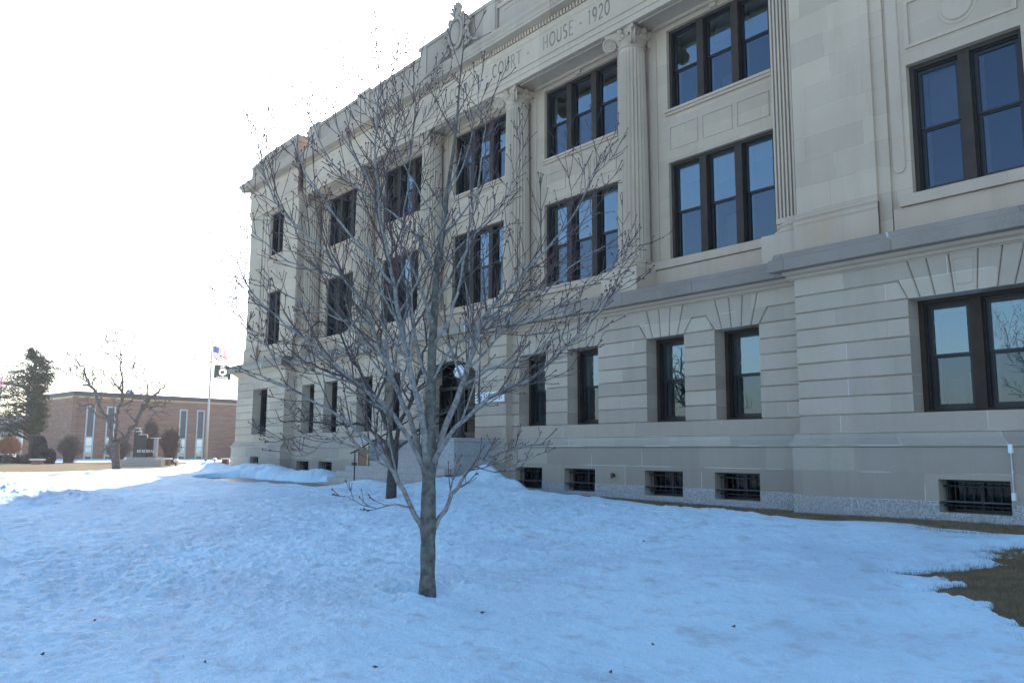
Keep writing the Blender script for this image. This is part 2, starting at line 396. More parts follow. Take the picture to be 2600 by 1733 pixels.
# ------------------------------------------------------------------ terrain
rs = np.random.RandomState(3); TAB = rs.rand(8, 256, 256)
def vn(x, y, seed=0):
    t = TAB[seed % 8]; xi = np.floor(x).astype(int); yi = np.floor(y).astype(int)
    fx = x-xi; fy = y-yi; fx = fx*fx*fx*(fx*(fx*6-15)+10); fy = fy*fy*fy*(fy*(fy*6-15)+10)
    a = t[xi & 255, yi & 255]; b = t[(xi+1) & 255, yi & 255]; c = t[xi & 255, (yi+1) & 255]; d = t[(xi+1) & 255, (yi+1) & 255]
    return (a*(1-fx)+b*fx)*(1-fy)+(c*(1-fx)+d*fx)*fy
def fbm(x, y, s, o=4, seed=0):
    r = 0; a = 1; tot = 0
    for i in range(o):
        r = r+a*vn(x*s+17*i, y*s+31*i, seed+i); tot += a; a *= .5; s *= 2.03
    return r/tot-.5
def ss(a, b, x): t = np.clip((x-a)/(b-a), 0, 1); return t*t*(3-2*t)
def ground_z(x, y):
    x = np.asarray(x, float); y = np.asarray(y, float)
    u = np.clip((-x-5)/35, 0, 1); v = ss(3, 14, y)
    g = -1.60+.32*u+.42*v
    g = g+.09*ss(-11, -5, x)*ss(10, 14, y)
    w = ss(42, 55, -x); return g*(1-w)-1.0*w
def g1(x, y): return float(ground_z(x, y))
WALK = [(-19.0, 12.35), (-22.0, 12.1), (-24.5, 11.5), (-27.0, 11.0), (-30.5, 11.0)]
def dist_poly(x, y, pts):
    best = np.full(np.shape(x), 1e9)
    for (ax, ay), (bx, by) in zip(pts[:-1], pts[1:]):
        dx, dy = bx-ax, by-ay; t = np.clip(((x-ax)*dx+(y-ay)*dy)/(dx*dx+dy*dy), 0, 1)
        best = np.minimum(best, np.hypot(x-ax-t*dx, y-ay-t*dy))
    return best
def snow_t(x, y):
    n1 = fbm(x, y, .35, 3, 0); n2 = fbm(x, y, 1.4, 4, 2); n3 = fbm(x, y, 6, 3, 4)
    dep = -math.sin(YAW)*x+math.cos(YAW)*y
    near = 1-ss(14, 30, dep)
    s = .13+.10*n1+.07*n2+(.055*n3+.03*fbm(x, y, 17, 2, 1)*(1-ss(8, 16, dep)))*near*(.45+.95*ss(-5, -11, x)+1.5*np.maximum(n1, 0))
    # thins out to a grass strip along the wall, right of the snow pile
    edge = ss(-19, -16.5, x); ny = fbm(x, y, .9, 3, 5)
    s = s*(1-edge*ss(11.8, 13.5, y+ny))-ss(13.3, 13.9, y+ny*.7)*edge*.12
    # bare patch at the right, with long fingers of thin snow across the view
    ax = x*math.cos(YAW)+y*math.sin(YAW); ad = -x*math.sin(YAW)+y*math.cos(YAW)
    fn = fbm(ax*.6, ad*1.6, 1.0, 3, 6)+.35*fbm(x, y, 3.5, 4, 3)+.12*fbm(x, y, 14, 2, 2)
    e = ((x+1.0)/3.05)**2+((y-10.45+.12*(x+4))/2.2)**2
    smooth = 1-ss(1.0, 2.4, e+1.2*fn)
    s = s*(1-smooth)+smooth*(.05+.03*n1+.02*n2+.02*n3)
    s = s-(1-ss(.62, 1.6, e+1.8*fn))*.13
    s = s-.05*ss(-5.5, -2.5, x)*(y > 4)*(1-ss(7, 8, y))
    # piles shovelled beside the steps
    def G(cx, cy, a, sx, sy): return a*np.exp(-((x-cx)/sx)**2-((y-cy)/sy)**2)
    s = s+G(-17.45, 13.45, .62, .75, .55)+G(-16.3, 13.5, .28, .5, .3)*(1+1.5*n2)+G(-18.6, 12.4, .28, 1.6, .8)+G(-15.0, 12.6, .16, 2.6, 1.4)+G(-20.3, 11.3, .20, 1.0, .5)+G(-12.5, 11, .07, 4, 2)
    # plough ridge at the far left, lumpy
    rid = np.exp(-((y-3.6-.02*(x+30))/1.9)**2)*ss(-20, -25, x)
    s = s+rid*(.16+.55*np.abs(n2)+.25*np.abs(n3))
    # snow bank between path and wall
    s = s+ss(-23.8, -25.5, x)*ss(-41, -38, x)*np.exp(-((y-12.6)/.75)**2)*(.26+.3*n2)
    dt = np.hypot(x+7.36, y-4.88); s = s-.10*np.exp(-(dt/.30)**2)+.035*np.exp(-((dt-.45)/.16)**2)*(1+3*n3)
    dw = dist_poly(x, y, WALK); s = s-(1-ss(.55, .95, dw+.3*n2))*.6
    s = s-ss(14.25, 14.6, y)*ss(-40, -38.8, x)*.3*(x < -24)
    # patchy dry grass far away
    far = ss(37, 41, dep+5*n1+3*n2+1.2*n3)
    open_ = ss(3.5, 6.5, y+2*n1)*ss(-80, -70, x)
    s = s-far*open_*(.24+.2*ss(-.1, .12, n1))
    return s
def polar_grid(A, Rr):
    a, r = np.meshgrid(A, Rr); ang = a
    # bearings measured from camera forward, positive to the left
    th = YAW+ang; x = -np.sin(th)*r; y = np.cos(th)*r
    return x, y
def grid_mesh(name, x, y, z, mat, wrap=True):
    nr, na = x.shape; me = bpy.data.meshes.new(name)
    v = np.stack([x.ravel(), y.ravel(), z.ravel()], 1)
    i = np.arange(nr-1)[:, None]*na; j = np.arange(na if wrap else na-1)[None, :]; jn = (j+1) % na
    q = np.stack([(i+j), (i+jn), (i+na+jn), (i+na+j)], -1).reshape(-1, 4)[:, ::-1]
    me.vertices.add(len(v)); me.vertices.foreach_set('co', v.ravel())
    me.loops.add(q.size); me.loops.foreach_set('vertex_index', q.ravel().astype(np.int32))
    me.polygons.add(len(q)); me.polygons.foreach_set('loop_start', np.arange(0, q.size, 4, dtype=np.int32))
    me.update(calc_edges=True); me.validate()
    me.polygons.foreach_set('use_smooth', np.ones(len(me.polygons), bool))
    me.materials.append(mat)
    o = bpy.data.objects.new(name, me); COL.objects.link(o); return o
def angles(fine, half, coarse):
    f = np.arange(-half, half, fine); c = np.arange(half, 2*PI-half, coarse); return np.concatenate([f, c])
Ag = angles(.012, .75, .06); Rg = np.concatenate([[.02], np.geomspace(.8, 120, 150), [160, 250, 400, 700]])
gx, gy = polar_grid(Ag, Rg); gzv = ground_z(gx, gy)
ground = grid_mesh('ground', gx, gy, gzv, MT['turf']); tag(ground, kind='structure')
As = angles(.0013, .64, .03); Rs = np.concatenate([[.03], np.geomspace(1.0, 5.0, 60)[:-1], np.geomspace(5, 95, 620)])
sx_, sy_ = polar_grid(As, Rs); th_ = snow_t(sx_, sy_)
th_ = np.where(th_ < 0, np.maximum(th_*1.0, -.12), np.minimum(th_, .02)*1.3+np.maximum(th_-.02, 0))
sz_ = ground_z(sx_, sy_)+th_-.0
sz_[Rs > 93, :] -= .3
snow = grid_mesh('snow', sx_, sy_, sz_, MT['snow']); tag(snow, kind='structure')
def snow_z(x, y):
    t = float(snow_t(np.array([x]), np.array([y]))[0]); t = max(t, -.12) if t < 0 else min(t, .02)*2+max(t-.02, 0)
    return g1(x, y)+max(t, 0)
# walkway
mb = MB(); W_ = []
for i, (a, b) in enumerate(WALK):
    p = WALK[max(i-1, 0)]; q = WALK[min(i+1, len(WALK)-1)]; d = Vector((q[0]-p[0], q[1]-p[1])).normalized(); nrm = Vector((-d.y, d.x))*1.1
    W_.append(((a+nrm.x, b+nrm.y), (a-nrm.x, b-nrm.y)))
for (a, b), (c, d) in zip(W_[:-1], W_[1:]):
    for i in range(6):
        t0, t1 = i/6, (i+1)/6
        L0 = [a[k]+(c[k]-a[k])*t0 for k in (0, 1)]; L1 = [a[k]+(c[k]-a[k])*t1 for k in (0, 1)]
        R0 = [b[k]+(d[k]-b[k])*t0 for k in (0, 1)]; R1 = [b[k]+(d[k]-b[k])*t1 for k in (0, 1)]
        mb.quad(*[(*p, g1(*p)+.02) for p in (L0, L1, R1, R0)])
tag(mb.build('walkway', MT['wet'], smooth=True), kind='structure')

# ------------------------------------------------------------------ courthouse
CT = empty('courthouse', (-21, 25, -1.2), 'three storey pale limestone courthouse with fluted columns and dark triple windows', 'courthouse')
CT.location = (0, 0, 0)
YG, YU = 15.1, 16.0          # ground floor wall, upper window wall
YE = 14.87                   # entrance bay
YP = 14.6                    # pavilion ground floor
YPU = 15.0                   # pavilion upper wall
BC = [-11.78, -16.60, -21.38, -26.15, -30.90]
CC = [-9.40, -14.20, -19.0, -23.76, -28.5, -33.25]
ZC = [.40+.33667*i for i in range(10)]
XR0, XR1 = -9.0, -2.6        # right pavilion
XL0, XL1 = -38.45, -33.1     # left pavilion
HW = .58
segs = [  # x0,x1,Y, openings [(center, half, joints bottom, joints top)]
 (XR0, XR1, YP, [(-5.80, .975, 'w')]),
 (-18.5, XR0, YG, [(BC[0]+s*1.01, HW, 'n') for s in (-1, 1)]+[(BC[1]+s*1.01, HW, 'n') for s in (-1, 1)]),
 (-24.3, -18.5, YE, [(-21.38, 1.4, 'd')]),
 (XL1, -24.3, YG, [(BC[3]+s*1.01, HW, 'n') for s in (-1, 1)]+[(BC[4]+s*1.01, HW, 'n') for s in (-1, 1)]),
 (XL0, XL1, YP, [(-35.7, .8, 'w2')]),
]
VJ = {'n': ([.13, .38], [.18, .56], .80), 'w': ([.185, .50, .76], [.24, .62, .95], 1.13), 'w2': ([.16, .42, .62], [.2, .52, .78], .97)}
for x0, x1, Y, ops in segs:
    mb = MB(); ops = sorted(ops)
    for r in range(len(ZC)-1):
        za, zb = ZC[r], ZC[r+1]
        iv = []
        if r == 0:
            iv = [((x0, x1), (x0, x1))] if ops[0][2] != 'd' else [((x0, -22.78), (x0, -22.78)), ((-19.98, x1), (-19.98, x1))]
        elif r < 7:
            c = x0
            for oc, h, k in ops: iv.append(((c, oc-h), (c, oc-h))); c = oc+h
            iv.append(((c, x1), (c, x1)))
        else:
            cb = ct = x0
            for oc, h, k in ops:
                if k == 'd':
                    iv.append(((cb, oc-h if r == 7 else oc-.9), (ct, oc-h if r == 7 else oc-.9))); cb = ct = oc+h if r == 7 else oc+.9; continue
                kk = VJ[k][2]
                iv.append(((cb, oc-(h if r == 7 else kk)), (ct, oc-kk))); cb = oc+(h if r == 7 else kk); ct = oc+kk
            iv.append(((cb, x1), (ct, x1)))
        for (a, b), (c, d) in iv:
            lg = (r == 7 and abs(a-c) > .01); rg = (r == 7 and abs(b-d) > .01)
            block(mb, [(a, za), (b, za), (d, zb), (c, zb)], [r > 0, rg, r < 8, lg], Y)
    for oc, h, k in ops:
        if k == 'd':
            n = 9     # segmental arch head
            for s in range(n):
                a0 = -1.4+2.8*s/n; a1 = -1.4+2.8*(s+1)/n
                zz = lambda q: 2.42+.42*math.sqrt(max(0, 1-(q/1.4)**2))
                z0a, z1a = zz(a0), zz(a1)
                t0, t1 = a0*.9/1.4, a1*.9/1.4
                block(mb, [(oc+a0, z0a), (oc+a1, z1a), (oc+t1 if abs(a1) < 1.39 else oc+a1, 3.43 if abs(a1) < 1.39 else ZC[8]), (oc+t0 if abs(a0) < 1.39 else oc+a0, 3.43 if abs(a0) < 1.39 else ZC[8])], [0, abs(a1) < 1.39, 0, abs(a0) < 1.39], Y-.003)
            continue
        bj, tj, kk = VJ[k]; za, zb = ZC[7], 3.43
        for s in (-1, 1):
            pts = list(zip(bj, tj))
            for (b0, t0), (b1, t1) in zip(pts[:-1], pts[1:]):
                q = [(oc+s*b0, za), (oc+s*b1, za), (oc+s*t1, zb), (oc+s*t0, zb)]
                if s < 0: q = [q[1], q[0], q[3], q[2]]
                block(mb, q, [0, 1, 0, 1], Y)
            b1, t1 = pts[-1]
            q = [(oc+s*b1, za), (oc+s*h, za), (oc+s*kk, ZC[8]), (oc+s*kk, zb), (oc+s*t1, zb)]; gv = [0, 1, 0, 0, 1]
            if s < 0: q = [q[1], q[0], q[4], q[3], q[2]]; gv = [0, 1, 0, 0, 1]
            block(mb, q, gv, Y)
        block(mb, [(oc-bj[0], za), (oc+bj[0], za), (oc+tj[0], zb), (oc-tj[0], zb)], [0, 1, 0, 1], Y-.0)
        if k in ('w', 'w2'):
            block(mb, [(oc-bj[0]+.05, za+.12), (oc+bj[0]-.05, za+.12), (oc+tj[0]-.07, zb-.1), (oc-tj[0]+.07, zb-.1)], [1, 1, 1, 1], Y-.018, gap=.0, ch=.012, back=.02)
    holes = []
    for oc, h, k in ops:
        holes.append((oc-h, oc+h, ZC[1] if k != 'd' else .4, ZC[7] if k != 'd' else 2.85))
    wall_holes(mb, x0, x1, .40, 3.43, Y+.045, holes, .5 if ops[0][2] != 'd' else .75)
    for q in (x0, x1): mb.quad((q, Y+.051, .1), (q, Y+.051, 3.46), (q, Y+1.2, 3.46), (q, Y+1.2, .1))
    for z in ZC[1:-1]: 
        for q, w_ in ((x0, .002), (x1, -.002)): mb.quad((q+w_, Y+.03, z-.03), (q+w_, Y+.03, z+.03), (q+w_, Y+.06, z+.03), (q+w_, Y+.06, z-.03))
    mb.build('rusticated_wall', MT['gf'], CT)
    # base wall with basement openings
    mb = MB(); yb = Y-.13; bh = []
    for oc, h, k in ops:
        if k == 'n': bh.append((oc-.57, oc+.57, -.97, -.40))
        if k == 'w': bh.append((-6.38, -5.27, -.94, -.40))
        if k == 'w2': bh.append((-36.2, -35.25, -.80, -.25))
    xa, xb = (x0-.1 if x0 in (XR0, XL0, -24.3) else x0), (x1+.1 if x1 in (XL1, XR1, -18.5) else x1)
    if ops[0][2] == 'd':
        for a, b in ((xa, -22.78), (-19.98, xb)):
            if a > xa: mb.build('base_wall', MT['base'], CT); mb = MB()
            wall_holes(mb, a, b, -.775, .13, yb, [])
            mb.extrude_x([(Y+.02, .40), (Y-.02, .385), (Y-.05, .30), (yb-.03, .20), (yb-.035, .155), (yb, .13), (Y+.02, .13)], a, b)
        mb.quad((xb, yb, -.775), (xb, yb+.6, -.775), (xb, yb+.6, .13), (xb, yb, .13))
    else:
        wall_holes(mb, xa, xb, -.775, .13, yb, [(a, b, max(c, -.775), d) for a, b, c, d in bh], .45)
        mb.quad((xb, yb, -.775), (xb, yb+.8, -.775), (xb, yb+.8, .13), (xb, yb, .13)); mb.quad((xa, yb, .13), (xa, yb+.8, .13), (xa, yb+.8, -.775), (xa, yb, -.775))
        mb.extrude_x([(Y+.02, .40), (Y-.02, .385), (Y-.05, .30), (yb-.03, .20), (yb-.035, .155), (yb, .13), (Y+.02, .13)], xa, xb, .3, .3)
    mb.build('base_wall', MT['base'], CT)
    mb = MB(); yg = yb-.012
    hs = [(a-.001, b+.001, c, -.76) for a, b, c, d in bh if c < -.775]
    if ops[0][2] == 'd':
        mb.box(xa, xb, yg, yg+.5, -1.7, -.77)
    else:
        wall_holes(mb, xa-.01, xb+.01, -1.8, -.77, yg, hs, .46)
        mb.quad((xa-.01, yg, -.77), (xb+.01, yg, -.77), (xb+.01, yg+.02, -.77), (xa-.01, yg+.02, -.77))
        mb.quad((xb+.01, yg, -1.8), (xb+.01, yg+.6, -1.8), (xb+.01, yg+.6, -.77), (xb+.01, yg, -.77))
    mb.build('granite_plinth', MT['granite'], CT)
    # belt course
    mb = MB(); e0 = 1 if x0 in (XR0, XL0, -24.3) else 0; e1 = 1 if x1 in (XL1, XR1, -18.5) else 0
    if x1 == XR0: e1 = 0
    mb.mi = 0
    mb.extrude_x([(Y+.3, 4.0), (Y-.22, 3.97), (Y-.25, 3.95), (Y-.27, 3.86), (Y-.34, 3.835), (Y-.36, 3.81), (Y-.36, 3.60), (Y-.30, 3.585), (Y+.3, 3.585)], x0, x1, e0*.55, e1*.55)
    mb.mi = 1
    mb.extrude_x([(Y+.3, 3.584), (Y-.22, 3.584), (Y-.17, 3.53), (Y-.10, 3.505), (Y-.07, 3.46), (Y-.03, 3.445), (Y-.03, 3.43), (Y+.3, 3.43)], x0, x1, e0*.3, e1*.3)
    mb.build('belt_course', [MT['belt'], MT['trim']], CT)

# upper window wall behind the columns
mb = MB(); W3 = 1.53
uh = [(c-W3, c+W3, 4.79, 7.38) for c in BC]+[(c-W3, c+W3, 8.77, 10.98) for c in BC]
wall_holes(mb, -34.2, -8.2, 3.9, 11.3, YU, uh, .35)
mb.build('upper_wall', MT['up'], CT)
mb = MB()
for c in BC:
    # pilaster strips beside the openings, sills, spandrel panels, keystone
    for s in (-1, 1):
        mb.box(c+s*1.99-.13, c+s*1.99+.13, YU-.035, YU+.01, 4.55, 11.28)
    mb.box(c-W3-.05, c+W3+.05, YU-.10, YU+.02, 8.70, 8.765)
    mb.box(c-W3-.03, c+W3+.03, YU-.06, YU+.02, 8.63, 8.70)
    mb.box(c-2.3, c+2.3, YU-.22, YU+.02, 3.9, 4.57)
    mb.box(c-2.27, c+2.27, YU-.27, YU+.02, 4.585, 4.785)
    for k in (-1, 0, 1):
        x = c+k*1.02
        w_ = .44
        for a, b, cc, d in ((x-w_, x+w_, 8.29, 8.31), (x-w_, x+w_, 7.70, 7.72), (x-w_, x-w_+.02, 7.72, 8.29), (x+w_-.02, x+w_, 7.72, 8.29)):
            mb.box(a, b, YU-.018, YU+.01, cc, d)
    mb.add([(c-.12, YU-.08, 11.27), (c+.12, YU-.08, 11.27), (c+.09, YU-.06, 10.99), (c-.09, YU-.06, 10.99), (c-.12, YU, 11.27), (c+.12, YU, 11.27), (c+.09, YU, 10.99), (c-.09, YU, 10.99)],
           [(0, 3, 2, 1), (0, 4, 7, 3), (1, 2, 6, 5), (3, 7, 6, 2)])
mb.build('wall_trim', MT['trim'], CT)
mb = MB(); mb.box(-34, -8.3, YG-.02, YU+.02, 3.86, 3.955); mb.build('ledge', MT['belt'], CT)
# pavilion upper walls
def pavilion(x0, x1, wc, wh, d):
    mb = MB()
    wall_holes(mb, x0+.05, x1-.05, 3.9, 11.35, YPU, [(wc-wh, wc+wh, 4.74, 7.25), (wc-wh, wc+wh, 8.9, 11.0)], .35)
    mb.quad((x0+.05, YPU, 3.9), (x0+.05, YPU, 11.3), (x0+.05, YU+.3, 11.3), (x0+.05, YU+.3, 3.9))
    mb.quad((x1-.05, YPU, 11.3), (x1-.05, YPU, 3.9), (x1-.05, YU+.3, 3.9), (x1-.05, YU+.3, 11.3))
    pw = wc-wh-.62-x0     # pier width
    for s in (0, 1):
        a, b = (x0, x0+pw) if s == 0 else (x1-pw, x1)
        mb.box(a, b, YPU-.11, YPU+.02, 4.75, 11.3)
        a2, b2 = (b, b+.24) if s == 0 else (a-.24, a)
        mb.box(a2, b2, YPU-.05, YPU+.02, 4.0, 11.3)
    mb.build('upper_wall', MT['up'], CT)
    mb = MB()
    for s in (0, 1):
        a, b = (x0, x0+pw) if s == 0 else (x1-pw, x1)
        mb.extrude_x([(YPU+.01, 4.82), (YPU-.115, 4.82), (YPU-.15, 4.79), (YPU-.165, 4.75), (YPU-.14, 4.72), (YPU-.19, 4.68), (YPU-.2, 4.62), (YPU-.18, 4.58), (YPU-.18, 3.9), (YPU+.01, 3.9)], a, b, .5, .5, YPU-.11)
        # raised strip with round foot beside the opening
        cx = wc+(-1 if s == 0 else 1)*(wh+.22); n = 8
        prof = [(cx+.12*math.cos(PI+PI*i/n), 5.32+.12*math.sin(PI+PI*i/n)) for i in range(n+1)]+[(cx+.12, 11.0), (cx-.12, 11.0)]
        block(mb, prof, [1]*len(prof), YPU-.03, gap=0, ch=.015, back=.03)
    mb.box(wc-wh-.2, wc+wh+.2, YPU-.13, YPU+.02, 4.53, 4.735)
    mb.box(wc-wh-.35, wc+wh+.35, YPU-.06, YPU+.02, 3.9, 4.52)
    for a, b, c, e in ((wc-wh+.02, wc+wh-.02, 7.56, 7.62), (wc-wh+.02, wc+wh-.02, 8.44, 8.5), (wc-wh+.02, wc-wh+.1, 7.62, 8.44), (wc+wh-.1, wc+wh-.02, 7.62, 8.44)):
        mb.box(a, b, YPU-.035, YPU+.01, c, e)
    for R_, yy in ((.34, .018), (.27, .05)):
        n = 28; prof = [(wc+R_*math.cos(2*PI*i/n), 8.03+R_*math.sin(2*PI*i/n)) for i in range(n)]
        block(mb, prof, [1]*n, YPU-yy, gap=0, ch=.015, back=yy)
    mb.box(wc-wh-.08, wc+wh+.08, YPU-.10, YPU+.02, 8.81, 8.895)
    # small cornice over the third floor window
    mb.extrude_x([(YPU+.01, 11.3), (YPU-.16, 11.3), (YPU-.16, 11.24), (YPU-.05, 11.14), (YPU+.01, 11.14)], wc-wh-.15, wc+wh+.15)
    mb.build('wall_trim', MT['trim'], CT)
pavilion(XR0-.06, XR1, -5.77, .975, 1)
pavilion(XL0, XL1+.0, -35.6, .8, 0)
# entablature
def entab(x0, x1, Y, e0, e1, dent=True):
    mb = MB(); mb.extrude_x([(Y+1.2, 11.1), (Y+.85, 11.1), (Y+.85, 11.16), (Y+.12, 11.16), (Y+.12, 11.1), (Y, 11.1), (Y, 11.26), (Y-.03, 11.27), (Y-.03, 11.42), (Y-.07, 11.43), (Y-.07, 11.47), (Y-.01, 11.50), (Y-.01, 12.16), (Y-.05, 12.2), (Y-.08, 12.27), (Y-.08, 12.34), (Y+1.2, 12.34)][::-1], x0, x1, e0, e1, Y)
    mb.build('entablature', MT['trim'], CT)
    mb = MB(); mb.extrude_x([(Y+1.2, 12.34), (Y-.04, 12.34), (Y-.04, 12.5), (Y-.20, 12.5), (Y-.36, 12.51), (Y-.36, 12.60), (Y-.38, 12.61), (Y-.40, 12.68), (Y-.46, 12.75), (Y-.48, 12.83), (Y-.1, 12.98), (Y+1.2, 12.98)][::-1], x0, x1, e0, e1, Y)
    mb.build('cornice', MT['cornice'], CT)
    if dent:
        mb = MB(); n = int((x1-x0)/.13)
        for i in range(n):
            x = x0+(i+.5)*(x1-x0)/n
            mb.box(x-.038, x+.038, Y-.12, Y-.035, 12.36, 12.495)
        mb.build('dentils', MT['trim'], CT)
entab(XL1-.1, XR0+.1, YG, 0, 0)
entab(XR0-.06, XR1, 14.82, 1, 1, False); entab(XL0, XL1, 14.82, 1, 1, False)
# hollow coffer edges under the architrave between columns
mb = MB()
for a, b in zip(CC[1:], CC[:-1]):
    mb.box(a+.55, b-.55, YG+.18, YG+.22, 11.08, 11.165); mb.box(a+.55, b-.55, YU-.12, YU-.06, 11.08, 11.165)
mb.build('soffit_moulding', MT['trim'], CT)
# parapet
def parapet(x0, x1, Y, zt, z0=12.97):
    mb = MB(); mb.box(x0, x1, Y, Y+.6, z0, zt-.12); mb.box(x0-.03, x1+.03, Y-.06, Y+.66, zt-.12, zt); return mb
YPP = 15.0
mb = parapet(XL1+.4, -23.66, YPP, 13.9)
mb2 = parapet(-19.14, XR0-.4, YPP, 13.9); mb.add(mb2.v, mb2.f)
mb2 = parapet(-23.6, -19.2, YPP-.05, 14.18); mb.add(mb2.v, mb2.f)
for x in (-27.6, -31.9, -15.2, -10.9):
    mb.box(x-.42, x+.42, YPP-.09, YPP+.5, 12.97, 13.84); mb.box(x-.46, x+.46, YPP-.13, YPP+.66, 13.84, 13.97)
for x in (-23.35, -19.45): mb.box(x-.2, x+.2, YPP-.09, YPP+.1, 12.97, 14.06)
for a, b in ((-31.3, -28.2), (-27.0, -23.9), (-18.9, -15.8), (-14.6, -11.5)):
    mb.box(a, b, YPP-.02, YPP+.1, 13.12, 13.18); mb.box(a, b, YPP-.02, YPP+.1, 13.62, 13.68)
for x0, x1 in ((XL0+.35, XL1-.05), (XR0+.05, XR1-.35)):
    y = 14.72
    mb.box(x0, x1, y, y+.6, 12.97, 13.55)
    for a, b in ((x1-.5, x1+.02), (x0-.02, x0+.3)): mb.box(a, b, y-.05, y+.3, 12.97, 13.5)
    xm = x0+1.9 if x0 < -20 else x0
    P8 = [(x0-.04, 13.55), (x1+.04, 13.55), (x1+.04, 13.84), (xm, 13.84), (x0-.04, 13.64)] if x0 < -20 else [(x0-.04, 13.55), (x1+.04, 13.55), (x1+.04, 13.84), (x0-.04, 13.84)]
    mb.add([(q[0], y-.07, q[1]) for q in P8], [tuple(range(len(P8)))]); mb.add([(q[0], y+.66, q[1]) for q in P8], [tuple(range(len(P8)))]); n = len(P8)
    for i in range(n): 
        a, b = P8[i], P8[(i+1) % n]; mb.quad((a[0], y-.07, a[1]), (b[0], y-.07, b[1]), (b[0], y+.66, b[1]), (a[0], y+.66, a[1]))
mb.build('parapet', MT['cornice'], CT)
# roof and far walls
mb = MB(); mb.box(XL0+.6, XR1-.6, 15.4, 40, 12.7, 13.0); mb.build('roof', MT['belt'], CT)
mb = MB()
mb.box(XL0+.02, XL0+.5, 15.3, 40, -1.8, 12.9); mb.box(XR1-.5, XR1-.02, 15.3, 40, -1.8, 12.9); mb.box(XL0, XR1, 39.6, 40.1, -1.8, 12.9)
mb.build('side_walls', MT['up'], CT)
def words(t, xend, sx, gap=.22, h=.40):
    x = xend-text_width(t, gap)*h*sx
    for wd in t.split(' '):
        if wd:
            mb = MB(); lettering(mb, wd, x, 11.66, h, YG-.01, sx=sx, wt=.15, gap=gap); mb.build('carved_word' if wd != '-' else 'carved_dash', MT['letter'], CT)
            x += text_width(wd, gap)*h*sx+gap*h*sx
        x += (GL[' '][0]+gap)*h*sx
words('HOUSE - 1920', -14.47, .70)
words('CROW - WING - COUNTY - COURT -', -17.78, .735)

